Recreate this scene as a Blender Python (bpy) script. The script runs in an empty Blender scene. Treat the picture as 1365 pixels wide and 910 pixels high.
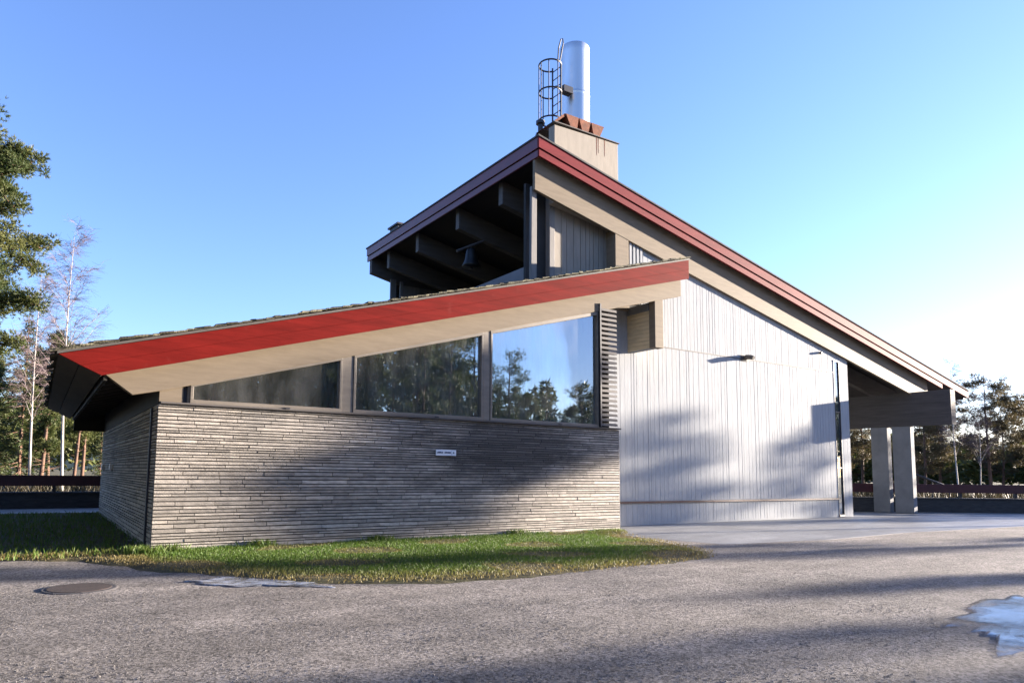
import bpy, bmesh, math, random
import numpy as np
from mathutils import Vector, Matrix

random.seed(7)
EYE = 1.6                       # all heights below are measured from eye level, ground = -1.6
sc = bpy.context.scene
COL = sc.collection

# ------------------------------------------------------------------ materials
def nt(name):
    m = bpy.data.materials.new(name); m.use_nodes = True
    t = m.node_tree; t.nodes.clear()
    out = t.nodes.new('ShaderNodeOutputMaterial')
    return m, t, out

def mat(name, col, rough=0.7, var=0.18, scale=3.0, bump=0.15, bscale=40.0, metallic=0.0, stretch=(1, 1, 1),
        col2=None, attr=False, spec=0.5, blotch=None, stain_shade=None):
    """principled surface with two octaves of procedural variation and a bump"""
    m, t, out = nt(name)
    N = t.nodes.new; L = t.links.new
    b = N('ShaderNodeBsdfPrincipled'); L(b.outputs[0], out.inputs[0])
    b.inputs['Roughness'].default_value = rough
    b.inputs['Metallic'].default_value = metallic
    b.inputs['Specular IOR Level'].default_value = spec
    tc = N('ShaderNodeTexCoord'); mp = N('ShaderNodeMapping'); mp.inputs['Scale'].default_value = stretch
    L(tc.outputs['Object'], mp.inputs[0])
    n1 = N('ShaderNodeTexNoise'); n1.inputs['Scale'].default_value = scale; n1.inputs['Detail'].default_value = 8
    n1.inputs['Roughness'].default_value = 0.65
    L(mp.outputs[0], n1.inputs['Vector'])
    rp = N('ShaderNodeValToRGB'); L(n1.outputs['Fac'], rp.inputs[0])
    c = np.array(col); c2 = np.array(col2) if col2 is not None else c * (1 - var)
    c1 = c * (1 + var * 0.6) if col2 is None else c
    rp.color_ramp.elements[0].position = 0.33; rp.color_ramp.elements[1].position = 0.68
    rp.color_ramp.elements[0].color = (*c2, 1); rp.color_ramp.elements[1].color = (*np.clip(c1, 0, 1), 1)
    src = rp.outputs[0]
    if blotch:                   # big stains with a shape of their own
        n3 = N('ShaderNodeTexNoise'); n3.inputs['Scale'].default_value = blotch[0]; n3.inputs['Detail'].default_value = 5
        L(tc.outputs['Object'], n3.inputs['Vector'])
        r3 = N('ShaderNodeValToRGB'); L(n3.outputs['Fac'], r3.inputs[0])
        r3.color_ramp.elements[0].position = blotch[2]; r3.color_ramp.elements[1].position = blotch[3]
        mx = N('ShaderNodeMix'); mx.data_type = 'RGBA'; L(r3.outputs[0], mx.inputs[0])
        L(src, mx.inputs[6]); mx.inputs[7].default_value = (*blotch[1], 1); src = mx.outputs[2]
    if stain_shade:                    # blackened wet stone with tree shade painted in, around one centre
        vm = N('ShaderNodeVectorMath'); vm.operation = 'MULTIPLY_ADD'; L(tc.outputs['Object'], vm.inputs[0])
        vm.inputs[1].default_value = stain_shade[1]; vm.inputs[2].default_value = [-a * b_ for a, b_ in zip(stain_shade[0], stain_shade[1])]
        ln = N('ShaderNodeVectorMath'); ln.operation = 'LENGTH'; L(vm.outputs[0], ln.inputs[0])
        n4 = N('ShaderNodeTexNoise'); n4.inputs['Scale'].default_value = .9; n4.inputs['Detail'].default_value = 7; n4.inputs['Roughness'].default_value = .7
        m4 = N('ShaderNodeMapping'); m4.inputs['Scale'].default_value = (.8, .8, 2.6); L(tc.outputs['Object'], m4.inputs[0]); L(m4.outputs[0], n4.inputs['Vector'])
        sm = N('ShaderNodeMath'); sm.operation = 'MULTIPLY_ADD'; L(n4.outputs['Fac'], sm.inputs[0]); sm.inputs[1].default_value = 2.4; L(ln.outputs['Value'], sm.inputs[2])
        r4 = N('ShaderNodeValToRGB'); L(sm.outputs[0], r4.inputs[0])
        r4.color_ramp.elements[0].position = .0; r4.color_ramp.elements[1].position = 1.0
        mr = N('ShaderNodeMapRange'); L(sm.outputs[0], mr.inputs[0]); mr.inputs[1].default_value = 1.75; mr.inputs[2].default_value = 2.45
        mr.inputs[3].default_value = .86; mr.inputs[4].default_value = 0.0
        mx = N('ShaderNodeMix'); mx.data_type = 'RGBA'; L(mr.outputs[0], mx.inputs[0]); L(src, mx.inputs[6]); mx.inputs[7].default_value = (*stain_shade[2], 1); src = mx.outputs[2]
    if attr:
        at = N('ShaderNodeAttribute'); at.attribute_name = 'tone'
        mx = N('ShaderNodeMix'); mx.data_type = 'RGBA'; mx.blend_type = 'MULTIPLY'; mx.inputs[0].default_value = 1
        L(src, mx.inputs[6]); L(at.outputs['Color'], mx.inputs[7]); src = mx.outputs[2]
    L(src, b.inputs['Base Color'])
    if bump:
        n2 = N('ShaderNodeTexNoise'); n2.inputs['Scale'].default_value = bscale; n2.inputs['Detail'].default_value = 6
        L(mp.outputs[0], n2.inputs['Vector'])
        bp = N('ShaderNodeBump'); bp.inputs['Strength'].default_value = bump; bp.inputs['Distance'].default_value = 0.02
        L(n2.outputs['Fac'], bp.inputs['Height']); L(bp.outputs[0], b.inputs['Normal'])
    return m

M = {}
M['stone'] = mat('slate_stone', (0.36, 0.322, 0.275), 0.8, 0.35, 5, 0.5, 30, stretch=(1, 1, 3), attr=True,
                 blotch=(0.55, (0.20, 0.185, 0.165), 0.60, 0.80), stain_shade=((-3.4, -.1, 2.2), (.36, .3, 1.0), (0.055, 0.052, 0.05)))
M['joint'] = mat('dark_joint', (0.05, 0.048, 0.045), 0.9, 0.3, 20, 0.3)
M['panel'] = mat('white_boards', (0.352, 0.366, 0.378), 0.75, 0.14, 2.0, 0.2, 25, stretch=(6, 6, 0.6), spec=0.08)
M['red'] = mat('red_paint', (0.15, 0.010, 0.0078), 0.7, 0.30, 1.5, 0.10, 14, stretch=(0.6, 2, 7), spec=0.05,
               blotch=(3.5, (0.165, 0.022, 0.018), 0.66, 0.82))
M['redroof'] = mat('weathered_red_paint', (0.125, 0.012, 0.018), 0.40, 0.25, 1.2, 0.12, 16, stretch=(0.6, 2, 7), spec=0.6)
M['redrake'] = mat('matt_red_paint', (0.155, 0.016, 0.022), 0.7, 0.25, 1.2, 0.12, 16, stretch=(0.6, 2, 7), spec=0.12)  # rougher, slightly lighter red for the rake boards
M['tan'] = mat('tan_paint', (0.198, 0.160, 0.116), 0.7, 0.14, 2.0, 0.12, 18, stretch=(0.7, 1, 6), spec=0.15)
M['timber'] = mat('grey_brown_timber', (0.085, 0.075, 0.068), 0.7, 0.25, 2.0, 0.2, 20, stretch=(0.6, 1, 6))
M['timber_v'] = mat('grey_timber_upright', (0.17, 0.16, 0.15), 0.7, 0.25, 2.0, 0.2, 20, stretch=(5, 5, 0.6))
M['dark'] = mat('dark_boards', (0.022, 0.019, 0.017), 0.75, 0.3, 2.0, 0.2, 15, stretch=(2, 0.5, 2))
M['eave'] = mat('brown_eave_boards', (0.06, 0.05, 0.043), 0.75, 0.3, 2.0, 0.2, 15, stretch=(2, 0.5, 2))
M['ochre_bounce'] = mat('ochre_bounce_cladding', (0.62, 0.49, 0.30), 0.6, 0.2, 2.0, 0.15, 20, stretch=(1, 0.8, 5))  # cladding boards lightened, warm bounce light put into their colour
M['concrete'] = mat('pale_concrete', (0.27, 0.235, 0.19), 0.8, 0.18, 2.0, 0.2, 40, stretch=(3, 3, 0.5))
M['concrete_grey'] = mat('grey_concrete', (0.155, 0.165, 0.18), 0.8, 0.2, 1.5, 0.25, 30)
M['beam'] = mat('dark_formwork_concrete', (0.06, 0.055, 0.055), 0.8, 0.3, 2.0, 0.3, 20, stretch=(1, 0.4, 6))
M['rust'] = mat('rust', (0.19, 0.062, 0.028), 0.85, 0.5, 5, 0.3, 40)
M['rust_dark'] = mat('rust_dark', (0.045, 0.03, 0.025), 0.85, 0.4, 5, 0.3, 40)
M['steel'] = mat('stainless_steel', (0.66, 0.66, 0.66), 0.4, 0.06, 1.2, 0.03, 6, metallic=1.0, stretch=(1, 1, 0.3))
M['iron'] = mat('black_iron', (0.022, 0.022, 0.028), 0.5, 0.2, 8, 0.1)
M['bronze'] = mat('dark_bronze', (0.025, 0.025, 0.024), 0.4, 0.3, 6, 0.1, metallic=0.7)
M['frame'] = mat('window_frame_wood', (0.17, 0.145, 0.115), 0.55, 0.2, 2.0, 0.12, 20, stretch=(1, 1, 4))
M['shingle'] = mat('mossy_shingle', (0.085, 0.078, 0.05), 0.9, 0.5, 6, 0.6, 25, attr=True)
M['felt'] = mat('roof_felt', (0.07, 0.07, 0.07), 0.9, 0.3, 4, 0.3)
M['white'] = mat('white_enamel', (0.72, 0.75, 0.80), 0.4, 0.05, 4, 0.0)
M['ink'] = mat('dark_ink', (0.10, 0.13, 0.19), 0.6, 0.1, 4, 0.0)
M['curtain'] = mat('grey_curtain', (0.20, 0.21, 0.21), 0.9, 0.25, 3, 0.1, 20, stretch=(8, 8, 0.8))
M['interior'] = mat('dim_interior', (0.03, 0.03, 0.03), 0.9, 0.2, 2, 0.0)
M['railred'] = mat('dark_red_rail', (0.055, 0.010, 0.010), 0.6, 0.3, 2, 0.15, 20)
M['lowwall'] = mat('dark_low_wall', (0.04, 0.039, 0.038), 0.85, 0.45, 3, 0.5, 25, stretch=(1, 1, 6))
M['bark'] = mat('pine_bark', (0.17, 0.085, 0.05), 0.9, 0.45, 6, 0.6, 20, stretch=(1, 1, 0.4), col2=(0.07, 0.05, 0.04))
M['birchbark'] = mat('birch_bark', (0.42, 0.38, 0.35), 0.8, 0.4, 5, 0.3, 14, stretch=(1, 1, 2.2), col2=(0.20, 0.18, 0.17))
M['twig'] = mat('birch_twig', (0.13, 0.09, 0.095), 0.8, 0.3, 6, 0.0)

def leafmat(name, a, b, trans=0.25):
    m, t, out = nt(name); N = t.nodes.new; L = t.links.new
    bs = N('ShaderNodeBsdfPrincipled'); bs.inputs['Roughness'].default_value = 0.55
    bs.inputs['Specular IOR Level'].default_value = 0.3
    at = N('ShaderNodeAttribute'); at.attribute_name = 'tone'
    mx = N('ShaderNodeMix'); mx.data_type = 'RGBA'
    L(at.outputs['Fac'], mx.inputs[0]); mx.inputs[6].default_value = (*a, 1); mx.inputs[7].default_value = (*b, 1)
    L(mx.outputs[2], bs.inputs['Base Color'])
    tr = N('ShaderNodeBsdfTranslucent'); L(mx.outputs[2], tr.inputs[0])
    ms = N('ShaderNodeMixShader'); ms.inputs[0].default_value = trans
    L(bs.outputs[0], ms.inputs[1]); L(tr.outputs[0], ms.inputs[2]); L(ms.outputs[0], out.inputs[0])
    return m
M['needle'] = leafmat('pine_needles', (0.042, 0.066, 0.020), (0.125, 0.13, 0.038))
M['needle_olive'] = leafmat('olive_needles', (0.065, 0.060, 0.03), (0.15, 0.115, 0.055), .35)
M['needle_dark'] = leafmat('spruce_needles', (0.028, 0.05, 0.016), (0.075, 0.085, 0.022))
M['needle_brown'] = leafmat('autumn_brush', (0.03, 0.028, 0.014), (0.055, 0.042, 0.022))
M['grass'] = leafmat('grass_blades', (0.058, 0.13, 0.013), (0.19, 0.15, 0.055), 0.35)

def glass():
    m, t, out = nt('window_glass'); N = t.nodes.new; L = t.links.new
    g = N('ShaderNodeBsdfGlossy'); g.inputs['Roughness'].default_value = 0.0; g.inputs[0].default_value = (0.88, 0.94, 1.0, 1)
    tc = N('ShaderNodeTexCoord'); n = N('ShaderNodeTexNoise'); n.inputs['Scale'].default_value = 0.9; n.inputs['Detail'].default_value = 1
    L(tc.outputs['Object'], n.inputs['Vector'])
    bp = N('ShaderNodeBump'); bp.inputs['Strength'].default_value = 0.06; bp.inputs['Distance'].default_value = 0.02
    L(n.outputs['Fac'], bp.inputs['Height']); L(bp.outputs[0], g.inputs['Normal'])
    tr = N('ShaderNodeBsdfTransparent'); tr.inputs[0].default_value = (0.8, 0.86, 0.85, 1)
    lw = N('ShaderNodeFresnel'); lw.inputs[0].default_value = 1.5
    ma = N('ShaderNodeMath'); ma.operation = 'MULTIPLY_ADD'; L(lw.outputs[0], ma.inputs[0])
    ma.inputs[1].default_value = 2.0; ma.inputs[2].default_value = 0.19; ma.use_clamp = True   # several coated panes behind one another
    mx = N('ShaderNodeMixShader'); L(ma.outputs[0], mx.inputs[0]); L(tr.outputs[0], mx.inputs[1]); L(g.outputs[0], mx.inputs[2])
    df = N('ShaderNodeBsdfDiffuse'); df.inputs[0].default_value = (.62, .62, .58, 1)
    mp = N('ShaderNodeMapping'); mp.inputs['Scale'].default_value = (1.6, 1.6, .7); L(tc.outputs['Object'], mp.inputs[0])
    nd = N('ShaderNodeTexNoise'); nd.inputs['Scale'].default_value = 2.2; nd.inputs['Detail'].default_value = 6; L(mp.outputs[0], nd.inputs['Vector'])
    mr = N('ShaderNodeMapRange'); L(nd.outputs['Fac'], mr.inputs[0]); mr.inputs[1].default_value = .35; mr.inputs[2].default_value = .75; mr.inputs[3].default_value = .03; mr.inputs[4].default_value = .11
    m2 = N('ShaderNodeMixShader'); L(mr.outputs[0], m2.inputs[0]); L(mx.outputs[0], m2.inputs[1]); L(df.outputs[0], m2.inputs[2])
    L(m2.outputs[0], out.inputs[0])
    return m
M['glass'] = glass()

def ground_mat(name, c1, c2, c3, s1, bump, bsc, rough=0.9, grain=.22):
    m, t, out = nt(name); N = t.nodes.new; L = t.links.new
    b = N('ShaderNodeBsdfPrincipled'); L(b.outputs[0], out.inputs[0]); b.inputs['Specular IOR Level'].default_value = 0.25
    tc = N('ShaderNodeTexCoord')
    def noise(s, d, r=0.6):
        n = N('ShaderNodeTexNoise'); n.inputs['Scale'].default_value = s; n.inputs['Detail'].default_value = d
        n.inputs['Roughness'].default_value = r; L(tc.outputs['Object'], n.inputs['Vector']); return n
    n1 = noise(s1, 6); n2 = noise(38, 5, 0.85); n3 = noise(s1 * 4.3, 7, 0.7)
    r1 = N('ShaderNodeValToRGB'); L(n1.outputs['Fac'], r1.inputs[0])
    r1.color_ramp.elements[0].position = 0.35; r1.color_ramp.elements[1].position = 0.65
    r1.color_ramp.elements[0].color = (*c1, 1); r1.color_ramp.elements[1].color = (*c2, 1)
    r2 = N('ShaderNodeValToRGB'); L(n3.outputs['Fac'], r2.inputs[0])
    r2.color_ramp.elements[0].position = 0.5; r2.color_ramp.elements[1].position = 0.72
    mx = N('ShaderNodeMix'); mx.data_type = 'RGBA'; L(r2.outputs[0], mx.inputs[0]); L(r1.outputs[0], mx.inputs[6])
    mx.inputs[7].default_value = (*c3, 1)
    ms = N('ShaderNodeMapping'); ms.inputs['Scale'].default_value = (.16, .75, 1); ms.inputs['Rotation'].default_value = (0, 0, .12); L(tc.outputs['Object'], ms.inputs[0])
    ns = N('ShaderNodeTexNoise'); ns.inputs['Scale'].default_value = 1.6; ns.inputs['Detail'].default_value = 5; ns.inputs['Roughness'].default_value = .7; L(ms.outputs[0], ns.inputs['Vector'])
    rs_ = N('ShaderNodeMapRange'); L(ns.outputs['Fac'], rs_.inputs[0]); rs_.inputs[1].default_value = .35; rs_.inputs[2].default_value = .68; rs_.inputs[3].default_value = .72; rs_.inputs[4].default_value = 1.18
    mt = N('ShaderNodeMix'); mt.data_type = 'RGBA'; mt.blend_type = 'MULTIPLY'; mt.inputs[0].default_value = 1; L(mx.outputs[2], mt.inputs[6]); L(rs_.outputs[0], mt.inputs[7]); mx = mt
    mm = N('ShaderNodeMix'); mm.data_type = 'RGBA'; mm.blend_type = 'OVERLAY'; mm.inputs[0].default_value = 0.8
    vo = N('ShaderNodeTexVoronoi'); vo.inputs['Scale'].default_value = 42; L(tc.outputs['Object'], vo.inputs['Vector'])
    bw = N('ShaderNodeRGBToBW'); L(vo.outputs['Color'], bw.inputs[0])
    av = N('ShaderNodeMath'); av.operation = 'ADD'; L(bw.outputs[0], av.inputs[0]); L(n2.outputs['Fac'], av.inputs[1])
    gr = N('ShaderNodeMapRange'); L(av.outputs[0], gr.inputs[0]); gr.inputs[1].default_value = .6; gr.inputs[2].default_value = 1.4; gr.inputs[3].default_value = .5 - grain; gr.inputs[4].default_value = .5 + grain
    L(mx.outputs[2], mm.inputs[6]); L(gr.outputs[0], mm.inputs[7]); L(mm.outputs[2], b.inputs['Base Color'])
    b.inputs['Roughness'].default_value = rough
    ad = N('ShaderNodeMath'); ad.operation = 'ADD'; L(n2.outputs['Fac'], ad.inputs[0]); L(n3.outputs['Fac'], ad.inputs[1])
    bp = N('ShaderNodeBump'); bp.inputs['Strength'].default_value = bump; bp.inputs['Distance'].default_value = bsc
    L(ad.outputs[0], bp.inputs['Height']); L(bp.outputs[0], b.inputs['Normal'])
    return m
M['gravel'] = ground_mat('gravel', (0.18, 0.164, 0.152), (0.255, 0.23, 0.21), (0.135, 0.124, 0.115), 0.55, 0.9, 0.04, grain=.40)
M['earth'] = ground_mat('forest_floor', (0.10, 0.085, 0.04), (0.17, 0.14, 0.06), (0.05, 0.055, 0.02), 0.3, 0.6, 0.06)
M['turf'] = ground_mat('turf_soil', (0.055, 0.058, 0.025), (0.085, 0.07, 0.035), (0.085, 0.066, 0.042), 0.9, 0.7, 0.05)
M['paving'] = ground_mat('concrete_paving', (0.255, 0.255, 0.255), (0.32, 0.32, 0.315), (0.20, 0.20, 0.20), 0.8, 0.15, 0.01, 0.5, .10)
M['hill'] = ground_mat('wooded_hill', (0.022, 0.04, 0.035), (0.04, 0.06, 0.05), (0.03, 0.05, 0.05), 0.02, 0.3, 1.0)
M['pebble'] = mat('pebble', (0.17, 0.156, 0.145), 0.85, 0.3, 9, 0.1, 60, attr=True)

def icemat(nm, white):
    m, t, out = nt(nm); N = t.nodes.new; L = t.links.new
    b = N('ShaderNodeBsdfPrincipled')
    tc = N('ShaderNodeTexCoord'); n = N('ShaderNodeTexNoise'); n.inputs['Scale'].default_value = 4; n.inputs['Detail'].default_value = 8
    n.inputs['Roughness'].default_value = .65
    L(tc.outputs['Object'], n.inputs['Vector'])
    r = N('ShaderNodeValToRGB'); L(n.outputs['Fac'], r.inputs[0])
    r.color_ramp.elements[0].position = 0.38; r.color_ramp.elements[1].position = 0.60
    r.color_ramp.elements[0].color = (0.06, 0.065, 0.075, 1); r.color_ramp.elements[1].color = (*white, 1)
    L(r.outputs[0], b.inputs['Base Color'])
    b.inputs['Roughness'].default_value = 0.14; b.inputs['Specular IOR Level'].default_value = 0.8
    bp = N('ShaderNodeBump'); bp.inputs['Strength'].default_value = 0.25; bp.inputs['Distance'].default_value = 0.02
    L(n.outputs['Fac'], bp.inputs['Height']); L(bp.outputs[0], b.inputs['Normal'])
    at = N('ShaderNodeAttribute'); at.attribute_name = 'tone'       # broken, see-through towards its rim
    na = N('ShaderNodeTexNoise'); na.inputs['Scale'].default_value = 1.7; na.inputs['Detail'].default_value = 6; na.inputs['Roughness'].default_value = .6
    L(tc.outputs['Object'], na.inputs['Vector'])
    ad = N('ShaderNodeMath'); ad.operation = 'ADD'; L(at.outputs['Fac'], ad.inputs[0]); L(na.outputs['Fac'], ad.inputs[1])
    r2 = N('ShaderNodeValToRGB'); L(ad.outputs[0], r2.inputs[0])
    r2.color_ramp.elements[0].position = 0.70; r2.color_ramp.elements[1].position = 1.12
    tr = N('ShaderNodeBsdfTransparent'); mx = N('ShaderNodeMixShader'); L(r2.outputs[0], mx.inputs[0]); L(tr.outputs[0], mx.inputs[1]); L(b.outputs[0], mx.inputs[2])
    L(mx.outputs[0], out.inputs[0])
    return m
M['ice'] = icemat('thin_ice', (0.10, 0.125, 0.16)); M['crust'] = icemat('white_ice_crust', (0.42, 0.46, 0.53))

# ------------------------------------------------------------------ mesh builder
class MB:
    def __init__(s): s.v = []; s.f = []; s.t = []
    def add(s, vs, fs, tone=1.0):
        o = len(s.v); s.v += [tuple(p) for p in vs]; s.f += [tuple(i + o for i in f) for f in fs]; s.t += [tone] * len(fs)
        return s
    def box(s, x0, x1, y0, y1, z0, z1, tone=1.0):
        vs = [(x, y, z) for x in (x0, x1) for y in (y0, y1) for z in (z0, z1)]
        return s.add(vs, [(0, 1, 3, 2), (4, 6, 7, 5), (0, 4, 5, 1), (2, 3, 7, 6), (0, 2, 6, 4), (1, 5, 7, 3)], tone)
    def prism(s, pts, y0, y1, tone=1.0):           # polygon in XZ, pushed along Y
        n = len(pts)
        vs = [(x, y0, z) for x, z in pts] + [(x, y1, z) for x, z in pts]
        fs = [tuple(range(n)), tuple(range(2 * n - 1, n - 1, -1))] + [(i, i + n, (i + 1) % n + n, (i + 1) % n) for i in range(n)]
        return s.add(vs, fs, tone)
    def prism_z(s, pts, z0, z1, tone=1.0):
        n = len(pts)
        vs = [(x, y, z0) for x, y in pts] + [(x, y, z1) for x, y in pts]
        fs = [tuple(range(n)), tuple(range(2 * n - 1, n - 1, -1))] + [(i, i + n, (i + 1) % n + n, (i + 1) % n) for i in range(n)]
        return s.add(vs, fs, tone)
    def tube(s, pts, rads, n=8, tone=1.0, cap=True):
        pts = [Vector(p) for p in pts]
        if not hasattr(rads, '__len__'): rads = [rads] * len(pts)
        o = []
        for i, p in enumerate(pts):
            d = (pts[min(i + 1, len(pts) - 1)] - pts[max(i - 1, 0)]).normalized()
            a = d.cross(Vector((0, 0, 1)) if abs(d.z) < .9 else Vector((1, 0, 0))).normalized(); b = d.cross(a)
            o += [p + (a * math.cos(2 * math.pi * k / n) + b * math.sin(2 * math.pi * k / n)) * rads[i] for k in range(n)]
        fs = []
        for i in range(len(pts) - 1):
            fs += [(i * n + k, i * n + (k + 1) % n, (i + 1) * n + (k + 1) % n, (i + 1) * n + k) for k in range(n)]
        if cap: fs += [tuple(range(n - 1, -1, -1)), tuple(range((len(pts) - 1) * n, len(pts) * n))]
        return s.add(o, fs, tone)
    def mesh(s, name, m, off=(0, 0, 0), smooth=False, fix=True):
        me = bpy.data.meshes.new(name)
        ox, oy, oz = off
        me.from_pydata([(x - ox, y - oy, z + EYE - oz) for x, y, z in s.v], [], s.f)
        a = me.attributes.new('tone', 'FLOAT_COLOR', 'FACE') if False else None
        ca = me.color_attributes.new('tone', 'FLOAT_COLOR', 'CORNER')
        buf = np.ones((len(me.loops), 4), np.float32)
        tn = np.repeat(np.array(s.t, np.float32), [len(f) for f in s.f])
        buf[:, 0] = buf[:, 1] = buf[:, 2] = tn
        ca.data.foreach_set('color', buf.ravel())
        if fix:
            bm = bmesh.new(); bm.from_mesh(me); bmesh.ops.recalc_face_normals(bm, faces=bm.faces); bm.to_mesh(me); bm.free()
        if smooth: me.shade_smooth()
        me.materials.append(m)
        return me
    def build(s, name, m, parent=None, bevel=0.0, smooth=False):
        off = (0, 0, 0)
        if parent is not None:
            root = parent
            off = tuple(root['_at'])
        me = s.mesh(name, m, off, smooth)
        o = bpy.data.objects.new(name, me); COL.objects.link(o)
        if parent is not None: o.parent = parent; o['_at'] = off
        else: o['_at'] = (0, 0, 0)
        if bevel:
            b = o.modifiers.new('bevel', 'BEVEL'); b.width = bevel; b.segments = 2; b.limit_method = 'ANGLE'
        return o

def thing(name, label, cat, loc, group=None):
    o = bpy.data.objects.new(name, None); COL.objects.link(o)
    o.empty_display_size = 0.2
    o.location = (loc[0], loc[1], loc[2] + EYE); o['_at'] = (loc[0], loc[1], loc[2] + EYE)
    o['label'] = label; o['category'] = cat
    if group: o['group'] = group
    return o
def tag(o, label=None, cat=None, group=None, kind=None):
    if label: o['label'] = label
    if cat: o['category'] = cat
    if group: o['group'] = group
    if kind: o['kind'] = kind
    return o

G = -1.6
# ------------------------------------------------------------------ THE BUILDING
ch = thing('chapel', 'concrete and slate chapel with red edged shed roofs stepping up to a steel flue', 'building', (14, 15, G))
YW = 14.84                                        # face of the slate wall and gable
YP = 16.0                                         # face of the white boarded wall

# --- slate wall of thin courses, each slab a box of its own depth and tone
def courses(mb, a0, a1, z0, z1, face, seed, axis):
    rnd = random.Random(seed); z = z0
    while z < z1 - 0.03:
        h = rnd.choice((0.05, 0.06, 0.068, 0.075, 0.092)); h = min(h, z1 - z)
        if z1 - (z + h) < 0.04: h = z1 - z
        a = a0 - rnd.random() * 0.0; first = True
        row = rnd.uniform(0.90, 1.06)
        while a < a1 - 0.001:
            l = rnd.choice((0.5, 0.65, 0.8, 1.0, 1.3)) * rnd.uniform(0.8, 1.2)
            if first: l *= rnd.random() * .6 + .4; first = False
            e = min(a + l, a1)
            if a1 - e < 0.25: e = a1
            d = rnd.uniform(-0.0045, 0.0045); tone = row * rnd.choice((0.74, 0.85, 0.95, 1.0, 1.08, 1.2)) * rnd.uniform(0.92, 1.08)
            g = 0.006; tilt = rnd.uniform(-.003, .003); z_, h_ = z, h; z = z + .006; h = h - .010
            if axis == 'x':
                mb.add([(a + g, face + d, z + g), (e - g, face + d, z + g + tilt), (e - g, face + d + .004, z + h - g), (a + g, face + d + .004, z + h - g + tilt),
                        (a + g, face + .10, z + g), (e - g, face + .10, z + g), (e - g, face + .10, z + h - g), (a + g, face + .10, z + h - g)],
                       [(0, 1, 2, 3), (1, 5, 6, 2), (0, 3, 7, 4), (3, 2, 6, 7), (0, 4, 5, 1)], tone)
            else:
                mb.add([(face + d, a + g, z + g), (face + d, e - g, z + g), (face + d, e - g, z + h - g), (face + d, a + g, z + h - g),
                        (face + .10, a + g, z + g), (face + .10, e - g, z + g), (face + .10, e - g, z + h - g), (face + .10, a + g, z + h - g)],
                       [(0, 1, 2, 3), (1, 5, 6, 2), (0, 3, 7, 4), (3, 2, 6, 7), (0, 4, 5, 1)], tone)
            z, h = z_, h_
            a = e
        z += h
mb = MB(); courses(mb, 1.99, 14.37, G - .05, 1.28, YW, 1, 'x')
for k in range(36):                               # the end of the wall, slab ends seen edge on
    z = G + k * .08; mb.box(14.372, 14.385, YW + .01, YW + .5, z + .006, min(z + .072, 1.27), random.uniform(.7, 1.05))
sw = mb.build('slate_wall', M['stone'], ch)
mb = MB(); mb.box(2.03, 14.36, YW + .03, YW + .34, G - .05, 1.27); mb.build('wall_core', M['joint'], sw)
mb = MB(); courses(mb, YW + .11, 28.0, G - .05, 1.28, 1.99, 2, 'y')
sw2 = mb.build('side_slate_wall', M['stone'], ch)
mb = MB(); mb.box(2.03, 2.3, YW + .36, 27.98, G - .05, 1.27); mb.build('wall_core', M['joint'], sw2)
mb = MB(); mb.box(1.95, 2.02, 15.55, 15.64, G, 1.25); mb.build('downpipe', M['iron'], sw2)
mb = MB(); mb.box(2.02, 14.40, YW - .06, YW + .3, 1.284, 1.325); mb.build('wall_coping', M['timber'], ch, .008)

# --- gable over the slate wall
SL = 0.2737
def ztop(x): return 1.668 + 0.2656 * (x - 2.63)     # head of the windows
def zbeam(x): return ztop(x) + 0.11                 # underside of the raking beam
def zroofb(x): return 1.72 + 0.275 * (x - 0.936) * 1.0     # underside of red fascia (at y = 14.5)
YF = 14.5
b0 = (1.50, 1.42)
mb = MB(); mb.prism([(0.98, 1.80), b0, (2.06, 1.545), (17.03, 5.62), (17.03, 6.30)], YW - .06, YW + .12)
rb = mb.build('raking_beam', M['tan'], ch, .01)
mb = MB(); mb.prism([(2.0, 1.33), (2.44, 1.33), (2.44, zbeam(2.44) + .05), (2.0, 1.62)], YW + .0, YW + .10)
mb.prism([(2.52, 1.33), (2.62, 1.33), (2.62, zbeam(2.62) + .05), (2.52, zbeam(2.52) + .05)], YW, YW + .10)
mb.build('gable_infill', M['tan'], ch)
mb = MB(); mb.box(2.44, 2.52, YW + .06, YW + .2, 1.33, 1.80); mb.build('gable_slot', M['iron'], ch)
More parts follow.
